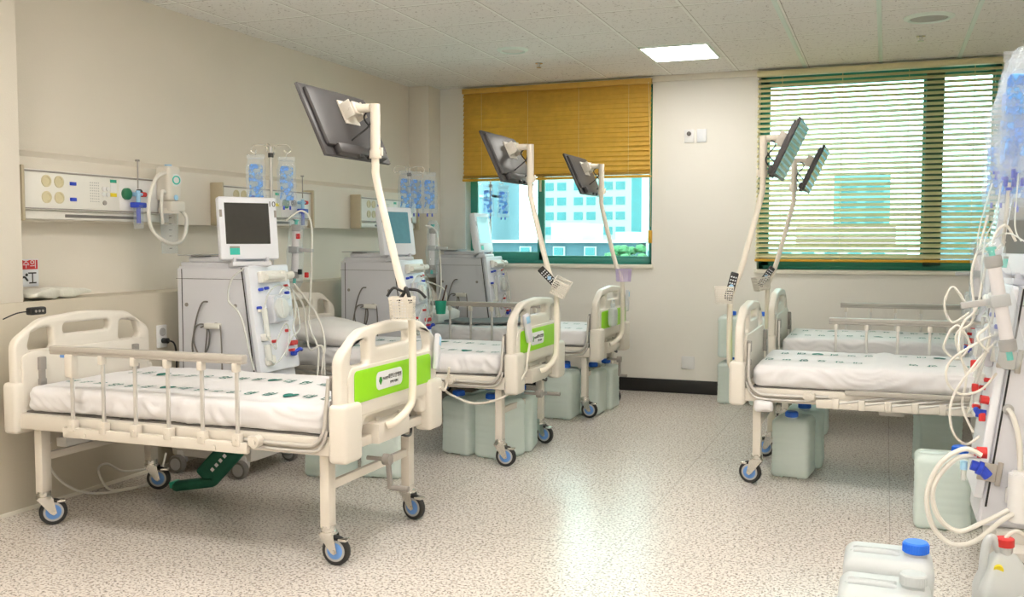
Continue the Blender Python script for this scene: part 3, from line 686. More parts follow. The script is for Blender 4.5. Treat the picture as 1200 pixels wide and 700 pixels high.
# bed handsets on cream cords
def handset(loc, rot, label, cord=None):
    r = thing('bed_handset', label, 'handset', loc, 0, 'corded bed handsets hooked on footboards'); r.rotation_euler = rot
    MB().soft((0, 0, 0), (.026, .052, .17), .011, (4, 6, 12)).obj('case', 'machine', r); MB().b2((.012, -.017, .03), (.0145, .017, .07), .002).obj('display', 'lightblue', r)
    return r
handset((-1.93, 4.07, .79), (-.28, 0, .2), 'grey handset with blue display hooked on far corner of nearest left footboard')
handset((-1.92, 5.27, .80), (.25, 0, -.3), 'grey handset with blue display on near side of the middle left footboard')
handset((-1.915, 7.57, .83), (-.1, 0, .1), 'grey handset on the far corner of the farthest left footboard')
tag(MB().tube([(-1.90, 5.25, .72), (-1.905, 5.22, .62), (-1.91, 5.20, .55), (-1.96, 5.14, .46), (-2.05, 5.12, .40), (-2.2, 5.12, .37), (-2.35, 5.14, .41), (-2.45, 5.2, .45)], .007, 8, 8).obj('handset_cord', 'bedplastic', None),
    'cream coiled cord looping below the middle left bed foot', 'cord')
tag(MB().tube([(-1.90, 4.14, .71), (-1.92, 4.16, .64), (-1.93, 4.15, .60), (-1.93, 4.1, .62)], .006, 8, 8).obj('handset_cord', 'bedplastic', None), 'cream handset cord at the far corner of the nearest left footboard', 'cord')
r = thing('drain_bottle', 'small white bottle hanging on the farthest left footboard', 'bottle', (-1.885, 7.02, .68))
MB().soft((0, 0, .06), (.05, .12, .14), .022, (5, 8, 8)).obj('body', 'jerry_white', r); MB().cyl((0, 0, .13), (0, 0, .16), .018, 14).tube([(0, -.03, .125), (0, -.03, .18), (0, .03, .18), (0, .03, .125)], .005, 8, 4).obj('neck', 'jerry_white', r)
# call button on head corner of bed 1
r = thing('call_button', 'black push button clipped on the top corner of nearest headboard', 'call button', (-3.71, 3.46, .975))
MB().b2((-.018, -.045, -.018), (.02, .045, .018), .008).obj('case', 'black', r); MB().cyl((.02, -.02, 0), (.023, -.02, 0), .006, 10).cyl((.02, .0, 0), (.023, .0, 0), .006, 10).cyl((.02, .02, 0), (.023, .02, 0), .006, 10).obj('buttons', 'midgrey', r)
MB().tube([(0, -.045, 0), (-.01, -.10, -.005), (-.04, -.15, -.03)], .003, 6, 4).obj('cord', 'black', r)

# ------------------------------------------------------------------ dialysis machines
def machine(loc, rz, label, z0=.57, ztop=1.165, screen='screen', srot=0, number=None, wide=1.0):
    r = thing('dialysis_machine', label, 'dialysis machine', loc, rz, 'dialysis machines beside the beds')
    lean = .13; fx = lambda z: .235 + (ztop - z) * lean * (z < 9)
    zb = z0 - .10
    # body shell
    v = [(-.235, zb), (fx(zb) - .01, zb), (fx(ztop) - .01, ztop - .005), (-.235, ztop - .005)]
    mb = MB(); bm = bmesh.new()
    vv = [bm.verts.new((x, y, z)) for y in (-.185, .185) for x, z in v]
    for f in ((0, 1, 2, 3), (7, 6, 5, 4), (0, 4, 5, 1), (1, 5, 6, 2), (2, 6, 7, 3), (3, 7, 4, 0)): bm.faces.new([vv[i] for i in f])
    bmesh.ops.bevel(bm, geom=bm.edges[:], offset=.012, segments=3, affect='EDGES'); mb.addbm(bm); bm.free(); mb.obj('body', 'machine', r)
    mb = MB()
    for s in (-1, 1):
        mb.b2((-.197, s * .186 - .001, zb + .02), (-.193, s * .186 + .001, ztop - .02)); mb.b2((-.235, s * .186 - .001, ztop - .075), (.22, s * .186 + .001, ztop - .073))
        T = TR(fx(ztop) - .03, s * .186, ztop) @ RY(-math.atan(lean)) ; mb.b2((-.0035, -.0015, -(ztop - z0) - .03), (.0035, .0015, -.01), 0, T=T)
    mb.obj('panel_seams', 'black', r)
    mb = MB()
    for s in (-1, 1):
        for x, z in ((-.165, ztop - .22), (.165, ztop - .22), (-.165, zb + .1)): mb.cyl((x, s * .184, z), (x, s * .189, z), .011, 14)
    mb.obj('screw', 'midgrey', r)
    # front plate
    T = TR(fx(ztop) + .002, 0, ztop) @ RY(-math.atan(lean)); Lp = ztop - z0
    fp = MB(); fp.addmesh(plate(rect(-.19, -Lp, .19, 0, .015), [], .030, .005, T @ FX)); fp.obj('front_plate', 'machine_white', r)
    fp = [k for k in kids(r) if k.name.startswith('front_plate')][0]
    def on(name, m, fn): mb = MB(); fn(mb); return mb.obj(name, m, fp)
    q = .015
    on('syringe_pump', 'panel', lambda mb: (mb.b2((q, -.12, -.10), (q + .035, .10, -.035), .008, T=T), mb.cyl((q + .045, -.10, -.07), (q + .045, .06, -.07), .018, 14, T=T), mb.b2((q, .06, -.10), (q + .06, .085, -.04), .006, T=T), mb.cyl((q + .045, .08, -.07), (q + .045, .15, -.065), .022, 10, T=T)))
    k = on('pump_housing', 'machine', lambda mb: mb.b2((q, -.07, -.33), (q + .045, .08, -.17), .010, T=T))
    on('pump_rotor', 'panel', lambda mb: (mb.cyl((q + .04, 0, -.25), (q + .062, 0, -.25), .058, 26, T=T), mb.b2((q + .06, -.012, -.30), (q + .072, .012, -.20), .004, T=T)))
    on('pump_cover', 'film', lambda mb: mb.b2((q + .046, -.062, -.322), (q + .078, .072, -.178), .012, T=T))
    on('level_chamber', 'cleartube', lambda mb: (mb.cyl((q + .03, -.13, -.40), (q + .03, -.13, -.24), .016, 14, T=T), mb.cyl((q + .02, -.13, -.53), (q + .02, -.13, -.44), .02, 14, T=T)))
    for lo, hi, bv in (((q, -.155, -.26), (q + .02, -.105, -.235), .004), ((q, -.155, -.42), (q + .03, -.10, -.38), .004), ((q, -.15, -.56), (q + .03, -.07, -.50), .015), ((q, .12, -.30), (q + .02, .15, -.24), .003), ((q, .1, -.20), (q + .02, .15, -.185), .003)):
        on('clamp_block', 'panel', lambda mb: mb.b2(lo, hi, bv, T=T))
    for c_, pts in (('blue', [(-.115, -.135), (-.06, -.13), (.13, -.165), (-.15, -.235)]), ('red', [(.125, -.125), (.09, -.38), (-.05, -.43), (.12, -.45)])):
        for (y, z) in pts: on('port_clip', c_, lambda mb: (mb.cyl((q, y, z), (q + .024, y, z), .009, 12, T=T), mb.b2((q + .016, y - .009, z - .006), (q + .026, y + .009, z + .006), .003, T=T)))
    on('coupling', 'red', lambda mb: (mb.cyl((q, .11, -.455), (q + .03, .11, -.455), .015, 14, T=T), mb.cyl((q, .14, -.455), (q + .03, .14, -.455), .014, 14, T=T), mb.b2((q + .02, .06, -.50), (q + .05, .09, -.485), .004, T=T)))
    on('coupling', 'blue', lambda mb: (mb.tube([(q, .12, -.505), (q + .03, .12, -.505), (q + .04, .145, -.495), (q + .035, .17, -.50)], .011, 12, 5, T=T), mb.cyl((q + .01, .11, -.515), (q + .035, .11, -.515), .014, 14, T=T)))
    on('line', 'cleartube', lambda mb: [mb.tube(p, .0042, 7, 6, T=T) for p in (
        [(q + .05, .0, -.17), (q + .06, .03, -.14), (q + .05, .12, -.14), (q + .04, .16, -.20), (q + .05, .13, -.30), (q + .05, .09, -.37), (q + .05, .12, -.44)],
        [(q + .03, -.13, -.24), (q + .05, -.10, -.16), (q + .05, 0, -.12), (q + .05, .10, -.15)], [(q + .03, -.13, -.40), (q + .05, -.10, -.47), (q + .03, -.05, -.43), (q + .05, .02, -.34), (q + .05, .05, -.40), (q + .04, .0, -.52)],
        [(q + .03, -.13, -.53), (q + .04, -.10, -.55), (q + .04, 0, -.50), (q + .05, .06, -.43), (q + .05, .16, -.37), (q + .04, .17, -.22)])])
    # top tray, thin shelf, monitor
    MB().b2((-.215, -.17, ztop - .006), (.13, .17, ztop + .018), .006).b2((-.17, -.16, ztop + .018), (.16, .15, ztop + .05), .01).obj('top_tray', 'machine', r)
    MB().b2((-.22, -.19, ztop + .056), (-.02, .02, ztop + .062), .002).b2((-.15, -.16, ztop + .05), (-.06, -.10, ztop + .057), 0).obj('side_shelf', 'tray', r)
    T2 = TR(.20, -.10, ztop + .21) @ RZ(srot) @ RY(math.radians(-8)); w_, h_ = .165, .175
    md = MB().b2((-.055, -w_, -h_), (0, w_, h_), .012, T=T2).b2((-.08, -w_ * .8, -h_ * .8), (-.04, w_ * .8, h_ * .8), .02, T=T2).obj('monitor', 'machine_white', r)
    MB().b2((-.001, -w_ + .032, -h_ + .085), (.0015, w_ - .048, h_ - .036), 0, T=T2).obj('screen', screen, md)
    MB().b2((0, -w_ + .05, -h_ + .025), (.0018, -w_ + .105, -h_ + .062), 0, T=T2).obj('badge', 'teal', md)
    MB().b2((.0, -w_ + .05, -h_ + .062), (.0018, -w_ + .105, -h_ + .072), 0, T=T2).b2((-.0, -w_ + .004, .06), (.0012, -w_ + .018, .10), 0, T=T2).b2((-.0, w_ - .018, .06), (.0012, w_ - .004, .10), 0, T=T2).obj('button', 'midgrey', md)
    if number:
        mb = MB(); mb.addmesh(textmesh(number, .044, T2 @ TR(.0035, w_ - .029, h_ - .042) @ FX)); mb.obj('number', 'ink', md)
    MB().b2((-.06, -.11, -h_ - .04), (.02, .11, -h_ - .015), .004, T=T2).b2((-.04, -.10, -h_ - .03), (.01, -.085, -h_ + .01), .002, T=T2).b2((-.04, .085, -h_ - .03), (.01, .10, -h_ + .01), .002, T=T2).obj('monitor_stand', 'machine', r)
    # base and casters
    MB().soft((.01, -.0, .25 * zb + .07), (.56, .47, max(.16, zb - .10)), .035, (10, 10, 6), lambda p: (p.x, p.y * (1 - .12 * (p.z > 0)), p.z)).obj('base', 'machine_base', r) if z0 < .5 else \
        MB().soft((.01, -.0, .275), (.56, .47, .39), .04, (10, 10, 6), lambda p: (p.x, p.y * (1 - .12 * (p.z > 0)), p.z)).obj('base', 'machine_base', r)
    for x in (-.2, .22):
        for y in (-.21, .20):
            c_ = MB().b2((x - .02, y - .022, .05), (x + .03, y + .022, .13), .01).obj('caster', 'outlet', r)
            MB().lathe([(.02, -.02), (.045, -.02), (.05, -.012), (.05, .012), (.045, .02), (.02, .02)], (x, y - .035 * (1 if y < 0 else -1), .05), 24, axis=(0, 1, 0)).obj('wheel', 'darkgrey', c_)
            MB().lathe([(.0, -.0215), (.034, -.0215), (.034, .0215), (.0, .0215)], (x, y - .035 * (1 if y < 0 else -1), .05), 24, axis=(0, 1, 0)).obj('wheel_disc', 'tray', c_)
    # IV pole at the far side
    MB().cyl((.13, .215, ztop - .5), (.13, .215, 1.85), .009, 12).b2((.10, .18, ztop - .12), (.15, .235, ztop - .08), .006).obj('iv_pole', 'alu', r)
    mb = MB()
    for a in (0, PI / 2, PI, 3 * PI / 2):
        D = Vector((math.cos(a + .4), math.sin(a + .4), 0)); b0 = Vector((.13, .215, 1.85))
        mb.tube([b0, b0 + D * .05 + Vector((0, 0, .012)), b0 + D * .10 + Vector((0, 0, .01)), b0 + D * .115 + Vector((0, 0, -.02)), b0 + D * .095 + Vector((0, 0, -.035)), b0 + D * .08 + Vector((0, 0, -.02))], .0028, 6, 5)
    mb.obj('pole_hooks', 'chrome', r); MB().cyl((.13, .215, 1.79), (.13, .215, 1.815), .016, 12).obj('pole_collar', 'black', r)
    # power cable looped on a hook on the near side
    mb = MB(); yy = -.20
    mb.tube([(-.02, -.185, ztop - .20), (-.05, yy, ztop - .21), (-.09, yy, ztop - .30), (-.11, yy, ztop - .42), (-.07, yy, ztop - .50), (-.02, yy, ztop - .47), (.0, yy, ztop - .38), (-.03, yy, ztop - .33), (-.09, yy, ztop - .34), (-.12, yy, ztop - .44), (-.11, yy, ztop - .52)], .0045, 7, 8)
    mb.tube([(-.06, yy, ztop - .345), (-.015, yy - .004, ztop - .345), (-.035, yy, ztop - .50)], .0045, 7, 6); mb.tube([(.0, yy, ztop - .335), (.05, yy, ztop - .32), (.075, yy, ztop - .37), (.08, yy, zb + .02)], .004, 7, 6)
    mb.obj('hanging_cable', 'darkgrey', r)
    MB().b2((-.03, -.215, ztop - .35), (.07, -.183, ztop - .318), .006).obj('cable_hook', 'panel', r)
    return r
M1 = machine((-3.50, 4.645, 0), 0, 'dialysis machine numbered 10 behind the nearest left bed', srot=-.62, number='10')
M2 = machine((-3.50, 6.42, 0), 0, 'dialysis machine between the middle and farthest left beds', screen='screen_lit', srot=-.28)
M3 = machine((-3.50, 8.04, 0), 0, 'dialysis machine in the back left corner by the window', screen='screen_lit', srot=.0)
M4 = machine((.695, 4.31, 0), PI, 'tall dialysis machine cut by the right edge of the picture', z0=.30, ztop=1.13, srot=.2)
M5 = machine((.80, 6.42, 0), PI, 'dialysis machine between the two right beds, behind its tubing', screen='screen_lit')
# extra fittings on the visible side of the near right machine (world side facing -y is local +y)
T = TR(.235, 0, 1.13) @ RY(-math.atan(.13))
mb = MB()
for z in (-.28, -.72): MB().b2((-.045, .185, z - .035), (.02, .20, z + .035), .004, T=T).cyl((-.055, .195, z - .045), (-.055, .195, z + .045), .010, 12, T=T).obj('hinge', 'railgrey', M4)
MB().cyl((.205, .235, .245), (.205, .235, .425), .042, 24).cyl((.205, .235, .42), (.205, .235, .435), .03, 20).b2((.16, .18, .30), (.25, .20, .36), .004).obj('side_canister', 'outlet', M4)
MB().cyl((.248, .18, .66), (.248, .195, .66), .020, 18).obj('side_port', 'tray', M4)
MB().tube([(.248, .19, .66), (.235, .22, .64), (.215, .235, .56), (.205, .235, .43)], .010, 10, 6).obj('side_hose', 'tube', M4)

# ------------------------------------------------------------------ solution bags
def bag_proto():
    r = thing('solution_bag', 'x', 'solution bag', (0, 0, 0))
    def fn(p):
        u = (p.z + .15) / .30; k = math.sin(PI * min(1, max(0, u * .92 + .04))) ** .5
        return (p.x * (1 - .25 * max(0, u - .8) / .2) + .006 * noise.noise(Vector((p.z * 20, p.x * 9, 1))), p.y * (k + .05), p.z)
    MB().soft((0, 0, -.17), (.12, .05, .30), .012, (10, 6, 20), fn).obj('bag_film', 'film', r, ang=80)
    MB().b2((-.055, -.003, -.03), (.055, .003, 0), .002).cyl((0, 0, -.01), (0, 0, .03), .004, 6).obj('hanging_tab', 'film', r)
    MB().soft((0, 0, -.17), (.085, .025, .22), .010, (8, 4, 16), fn).obj('printing', 'blueprint', r, ang=80)
    MB().cyl((-.02, 0, -.34), (-.02, 0, -.315), .006, 8).cyl((.02, 0, -.34), (.02, 0, -.315), .006, 8).obj('port', 'blue', r)
    return r
bp_ = bag_proto(); used = [False]
def bag(loc, rz, label, group, s=1):
    if not used[0]: used[0] = True; o = bp_; o.location = loc; o.rotation_euler = (0, 0, rz); o['label'] = label; o['group'] = group
    else: o = copy_tree(bp_, loc, rz, label, group)
    o.scale = (s, s, s); return o
g = 'clear solution bags hanging on the left poles'
bag((-3.40, 4.755, 1.80), .5, 'left one of two blue printed bags above machine 10', g, .92)
bag((-3.33, 4.96, 1.80), .8, 'right one of two blue printed bags above machine 10', g, .92)
g2 = 'clear solution bags on the pole by the corner pier'
for i, (x, y, l) in enumerate(((-3.38, 6.60, 'left clear'), (-3.35, 6.71, 'middle'), (-3.28, 6.80, 'right clear'))): bag((x, y, 1.83), .9, l + ' bag of the cluster before the corner pier', g2)
bag((-3.33, 8.10, 1.81), .6, 'left clear bag above the back corner machine', 'clear bags above the back corner machine', .9)
bag((-3.22, 8.19, 1.80), .5, 'right blue printed bag above the back corner machine', 'clear bags above the back corner machine', .9)
g3 = 'large clear solution bags above the near right machine'
big = [((.455, 4.02, 1.99), .3, 1.35, 'front left large bag at the top of the near right pole'), ((.53, 4.05, 1.99), .1, 1.35, 'front right large bag at the top of the near right pole'), ((.43, 4.12, 1.93), .9, 1.25, 'leftmost large bag, turned edgewise on the near right pole'),
       ((.50, 4.15, 1.95), -.3, 1.3, 'large bag hidden behind the others on the near right pole')]
for l, a, s, lab in big: bag(l, a, lab, g3, s)
low = [((.40, 4.28, 1.72), .2, .85, 'lower left small bag with blue cap under the large bags'), ((.445, 4.20, 1.72), .4, .85, 'lower middle small bag with blue cap under the large bags'), ((.49, 4.26, 1.72), 0, .9, 'lower right small bag with blue cap under the large bags')]
for l, a, s, lab in low: bag(l, a, lab, g3, s)
# crinkled over-bag around the near right cluster
def crink(p):
    u = (p.z + .3) / .6; k = (.35 + .65 * min(1, (1 - u) * 2.2)); n_ = noise.noise(Vector((p.x * 14, p.y * 14, p.z * 7))) * .022
    return (p.x * k + n_, p.y * k + n_, p.z)
tag(MB().soft((0, 0, 0), (.26, .24, .64), .03, (18, 18, 34), crink).obj('plastic_over_bag', 'film', None, (.475, 4.10, 1.70), ang=25), 'crinkled clear plastic cover over the near right bag cluster', 'plastic bag')
tag(MB().tube([(.425, 4.10, 1.52), (.41, 4.10, 1.28)], .007, 8).obj('drip_rod', 'alu', None), 'slanted metal rod below the near right bags', 'rod')
# caps under the near right cluster
for i, (x, y, z, m_) in enumerate(((.385, 4.15, 1.555, 'blue'), (.41, 4.1, 1.53, 'blue'), (.445, 4.1, 1.545, 'blue'), (.425, 4.1, 1.49, 'blue'))):
    tag(MB().cyl((0, 0, 0), (0, 0, .012), .012, 14).cyl((0, 0, -.02), (0, 0, 0), .005, 8).obj('bag_cap', m_, None, (x, y, z)), 'dark blue cap %s under the near right bags' % ['at far left', 'left of centre', 'at the right', 'lowest'][i], 'cap', 'blue caps under the near right bags')

# ------------------------------------------------------------------ dialyzers with film and tubing
def dialyzer_proto():
    r = thing('dialyzer', 'x', 'dialyzer', (0, 0, 0))
    MB().cyl((0, 0, -.13), (0, 0, .13), .021, 20).obj('fibre_barrel', 'fibre', r)
    MB().lathe([(.024, -.16), (.028, -.155), (.028, -.125), (.023, -.12)], seg=20).lathe([(.023, .12), (.028, .125), (.028, .155), (.024, .16)], seg=20).obj('header_cap', 'midgrey', r)
    MB().cyl((0, 0, .16), (0, 0, .185), .010, 12).cyl((0, 0, .18), (0, 0, .19), .016, 12).cyl((0, 0, -.19), (0, 0, -.16), .010, 12).obj('port', 'teal', r)
    MB().b2((-.03, -.03, -.01), (.03, .03, .03), .004).b2((.02, -.012, .0), (.12, .012, .022), .004).obj('holder_clamp', 'tray', r)
    MB().soft((0, 0, .0), (.085, .07, .44), .02, (10, 8, 24), lambda p: (p.x * (1 - .3 * (abs(p.z) > .19)) + .012 * noise.noise(p * 16), p.y + .012 * noise.noise(p * 16 + Vector((3, 3, 3))), p.z)).obj('wrapping_film', 'film', r, ang=25)
    return r
dp = dialyzer_proto(); dp.location = (-3.29, 4.98, 1.24); dp.rotation_euler = (0, .05, 0); dp['label'] = 'filter cartridge in plastic film beside machine 10'; dp['group'] = 'dialyzer cartridges on holders'
def dz(loc, rot, lab, s=1):
    o = copy_tree(dp, loc, 0, lab); o.rotation_euler = rot; o.scale = (s, s, s)
dz((-3.26, 6.80, 1.24), (0, .03, .2), 'filter cartridge in plastic film beside the second left machine')
dz((.40, 4.02, 1.07), (0, .18, PI), 'large filter cartridge with green port at the near right machine', 1.12)
dz((.50, 6.25, 1.10), (0, 0, PI), 'filter cartridge behind, at the machine between the right beds')
def tubes(name, label, m, paths, rad):
    mb = MB()
    for p in paths: mb.tube(p, rad, 8, 8)
    return tag(mb.obj(name, m, None), label, 'tubing')
tubes('blood_tubing', 'white tubing falling beside machine 10 to the floor side', 'tube', [
    [(-3.30, 4.90, 1.42), (-3.24, 4.98, 1.48), (-3.20, 5.02, 1.38), (-3.22, 5.03, 1.0), (-3.20, 4.98, .80), (-3.12, 4.95, .66), (-3.12, 4.93, .48)],
    [(-3.27, 4.93, 1.05), (-3.20, 4.96, .95), (-3.16, 5.02, .84), (-3.10, 4.99, .70), (-3.09, 4.95, .60), (-3.10, 4.94, .46)],
    [(-3.25, 4.88, 1.02), (-3.20, 4.92, .92), (-3.20, 4.95, .75), (-3.16, 4.93, .66), (-3.10, 4.96, .68), (-3.09, 4.97, .50)]], .006)
tubes('blood_tubing', 'white tubing beside the second left machine', 'tube', [
    [(-3.28, 6.72, 1.42), (-3.22, 6.80, 1.36), (-3.20, 6.83, 1.0), (-3.18, 6.74, .85), (-3.2, 6.72, .78)], [(-3.27, 6.70, 1.0), (-3.15, 6.76, .94), (-3.14, 6.78, .84), (-3.2, 6.74, .76)]], .006)
tubes('feed_tubing', 'thin loop of tubing at the side panel of machine 10', 'cleartube', [[(-3.25, 4.42, 1.15), (-3.33, 4.42, 1.09), (-3.36, 4.43, .98), (-3.30, 4.42, .93), (-3.26, 4.42, .86), (-3.22, 4.42, .70), (-3.20, 4.43, .60)]], .006)
def clipset(name, label, pts):
    r = thing(name, label, 'tube clamp', pts[0][0])
    for i, (p, m_) in enumerate(pts):
        d = Vector(p) - Vector(pts[0][0]); MB().b2((d.x - .012, d.y - .008, d.z - .016), (d.x + .012, d.y + .008, d.z + .016), .004).obj('clip', m_, r)
clipset('tube_clips', 'red and dark clips on the tubing beside machine 10', [((-3.22, 4.99, 1.10), 'red'), ((-3.25, 4.95, 1.33), 'red'), ((-3.24, 4.95, 1.12), 'black')])
clipset('tube_clips', 'red clips on the near right machine tubing', [((.335, 4.18, .73), 'red'), ((.33, 4.2, .82), 'red'), ((.36, 4.15, .62), 'red')])
Yr = 4.12
tubes('blood_tubing', 'bundle of looping white tubes in front of the near right machine', 'tube', [
    [(.42, Yr, 1.30), (.36, Yr, 1.22), (.33, Yr, 1.05), (.28, Yr, .98), (.27, Yr - .02, .88), (.31, Yr, .80), (.36, Yr, .86), (.38, Yr, .95)],
    [(.41, Yr, .95), (.34, Yr - .03, .92), (.24, Yr - .03, .84), (.23, Yr - .02, .76), (.28, Yr, .71), (.35, Yr, .73), (.40, Yr - .03, .80)],
    [(.40, Yr, .92), (.33, Yr - .04, .84), (.25, Yr - .04, .70), (.25, Yr - .04, .58), (.30, Yr - .02, .52), (.35, Yr, .55)],
    [(.36, Yr + .03, 1.40), (.34, Yr + .03, 1.30), (.31, Yr + .03, 1.18), (.32, Yr + .03, 1.00), (.26, Yr + .03, .93), (.30, Yr + .03, .78), (.29, Yr + .03, .66), (.33, Yr + .02, .56)],
    [(.45, Yr - .05, 1.30), (.41, Yr - .06, 1.36), (.37, Yr - .05, 1.28), (.38, Yr - .05, 1.02), (.33, Yr - .05, .94), (.37, Yr - .04, .88)],
    [(.30, Yr + .1, 1.05), (.25, Yr + .1, 1.12), (.22, Yr + .1, 1.05), (.25, Yr + .1, .98), (.31, Yr + .1, 1.02)],
    [(.24, Yr + .05, .95), (.22, Yr + .05, .88), (.27, Yr + .05, .84), (.31, Yr + .05, .90), (.27, Yr + .05, .97), (.24, Yr + .05, .95)]], .0048)
tubes('infusion_line', 'thin clear lines dropping from the near right bags', 'cleartube', [
    [(.40, 4.12, 1.52), (.385, 4.12, 1.40), (.35, 4.12, 1.30), (.34, 4.12, 1.15)], [(.37, 4.12, 1.52), (.33, 4.12, 1.35), (.33, 4.12, 1.26), (.37, 4.12, 1.30), (.42, 4.05, 1.33), (.47, 4.0, 1.30)], [(.45, 4.05, 1.55), (.44, 4.02, 1.36), (.46, 4.0, 1.30)]], .0028)
tubes('drain_hose', 'pair of thick cream hoses looping over the big jerrycan to the right machine', 'tube', [
    [(.35, 4.0, .50), (.29, 4.0, .52), (.21, 4.0, .46), (.165, 4.0, .34), (.185, 4.0, .22), (.25, 4.0, .155), (.33, 4.0, .17), (.42, 4.02, .25), (.47, 4.05, .28)],
    [(.35, 4.03, .49), (.27, 4.02, .48), (.20, 4.0, .40), (.185, 4.0, .32), (.215, 4.0, .24), (.28, 4.0, .205), (.36, 4.02, .24), (.45, 4.05, .29)]], .0095)
r = thing('hose_coupling', 'red and dark blue hose couplings on the near right machine front', 'coupling', (.345, 4.03, .46))
MB().tube([(.025, 0, .045), (-.01, 0, .045)], .022, 16).cyl((-.012, 0, .045), (-.02, 0, .045), .016, 14).obj('red_coupling', 'red', r)
MB().tube([(.03, -.02, -.04), (.0, -.02, -.01), (-.03, -.02, .0)], .019, 14, 5).lathe([(.02, -.01), (.026, -.008), (.026, .008), (.02, .01)], (.0, -.02, -.01), 20, axis=(1, 0, -.4)).obj('blue_coupling', 'blue', r)
MB().cyl((-.055, -.02, -.02), (-.055, -.02, .012), .013, 12).obj('light_blue_cap', 'lightblue', r); MB().cyl((-.055, -.02, -.06), (-.055, -.02, -.02), .010, 12).obj('small_vial', 'cleartube', r)

# ------------------------------------------------------------------ jerrycans
def can_proto(m, cap, shift):
    r = thing('jerrycan', 'x', 'jerrycan', (0, 0, 0))
    Hc, hx, hy = .335, .12, .105
    def fn(p):
        u = (p.z + Hc / 2) / Hc; k = 1.0
        if u > .9: k = 1 - .09 * ((u - .9) / .1) ** 1.5
        k *= 1 - .010 * (1 if (.18 < u < .8 and math.sin(u * 60) > .3) else 0)
        waist = 1 - .03 * math.sin(u * PI)
        z = p.z
        if u < .02:   # four feet with a notch between them
            if abs(p.x) < hx * .50: z += .030 * (1 - (abs(p.x) / (hx * .50)) ** 4)
            if abs(p.y) < hy * .45: z += .026 * (1 - (abs(p.y) / (hy * .40)) ** 4)
        if u > .985:  # handle hollow
            if abs(p.y) < .032 and -.10 < p.x < .028 : z -= .03
        return (p.x * k * waist, p.y * k * waist, z)
    MB().soft((0, 0, Hc / 2), (2 * hx, 2 * hy, Hc), .028, (28, 24, 44), fn).obj('body', m, r, ang=50)
    MB().tube([(-.10, 0, Hc - .012), (-.07, 0, Hc - .006), (.0, 0, Hc - .006), (.03, 0, Hc - .012)], .011, 10, 5).obj('handle', m, r)
    MB().cyl((shift, 0, Hc - .01), (shift, 0, Hc + .012), .030, 24).obj('neck', m, r)
    mb = MB(); mb.lathe([(.030, 0), (.034, .003), (.034, .028), (.030, .032), (.0, .032)], (shift, 0, Hc + .006), 28)
    for k in range(28):
        a = 2 * PI * k / 28; mb.box((shift + .0345 * math.cos(a), .0345 * math.sin(a), Hc + .020), (.0022, .0022, .022), 0, None)
    mb.obj('cap', cap, r); return r
CP = {}
def can(loc, rz, label, group, m='jerry', cap='capblue', s=1):
    if (m, cap) not in CP: o = can_proto(m, cap, .072); CP[(m, cap)] = o; o.location = loc; o.rotation_euler = (0, 0, rz); o['label'] = label; o['group'] = group
    else: o = copy_tree(CP[(m, cap)], loc, rz, label, group)
    o.scale = (s, s, s); return o
g = 'jerrycans under the left beds'
can((-2.86, 4.66, 0), -.2, 'jerrycan half seen behind the nearest left bed, left of its foot leg', g)
can((-2.58, 4.78, 0), .1, 'jerrycan just left of the nearest footboard, mostly hidden by it', g)
can((-2.40, 5.49, 0), -PI/2 - .3, 'left blue capped jerrycan under the middle left bed', g, s=1.05)
can((-2.165, 5.45, 0), -PI/2 - .3, 'second blue capped jerrycan under the middle left bed, behind its near leg', g, s=1.05)
can((-2.14, 5.70, 0), PI / 2 + .2, 'jerrycan between the two foot legs of the middle left bed', g, s=1.05)
can((-2.38, 5.75, 0), PI / 2, 'hidden jerrycan at the back of the middle left bed group', g)
g = 'jerrycans under the farthest left bed'
can((-2.22, 6.84, 0), PI / 2, 'nearest jerrycan under the farthest left bed, left of its leg', g, s=1.05)
can((-2.08, 7.10, 0), PI / 2, 'middle jerrycan with a paper label under the farthest left bed', g)
can((-2.05, 7.36, 0), PI / 2, 'rear jerrycan under the farthest left bed beside the crank', g)
can((-2.30, 7.10, 0), PI / 2, 'inner jerrycan hidden under the farthest left bed', g)
g = 'jerrycans under the right beds'
can((-.46, 5.60, 0), -PI / 2 - .1, 'blue capped jerrycan standing alone under the foot of the nearer right bed', g, s=.98)
can((-.42, 5.88, 0), -PI / 2, 'jerrycan directly behind the single one under the nearer right bed', g)
can((-.46, 6.9, 0), 0, 'jerrycan under the near edge of the farther right bed', g)
can((.30, 6.15, 0), .2, 'jerrycan in shade beneath the head of the nearer right bed', g)
can((.26, 4.82, 0), .0, 'large pale jerrycan beside the hoses of the near right machine', 'jerrycans near the right machine', s=1.0)
can((.47, 4.95, 0), .2, 'jerrycan between the big pale one and the machine base', 'jerrycans near the right machine')
g = 'stacked jerrycans against the back wall'
for i, (x, z) in enumerate(((-1.14, 0), (-1.14, .372), (-.89, 0), (-.89, .372))):
    can((x, 7.95, z), PI / 2 * 3, ['lower left', 'upper left', 'lower right', 'upper right'][i] + ' jerrycan of the stack behind the right bed footboards', g)
can((.025, 3.13, 0), .0, 'white jerrycan with bright blue cap in the foreground', 'white jerrycans in the foreground', 'jerry_white', 'capblue', 1.07)
can((.015, 2.87, 0), .0, 'white jerrycan with white cap at the bottom edge', 'white jerrycans in the foreground', 'jerry_white', 'jerry_white', 1.03)
can((.30, 2.82, 0), .1, 'white jerrycan cut off by the bottom edge, left of the red capped jug', 'white jerrycans in the foreground', 'jerry_white', 'jerry_white', .97)
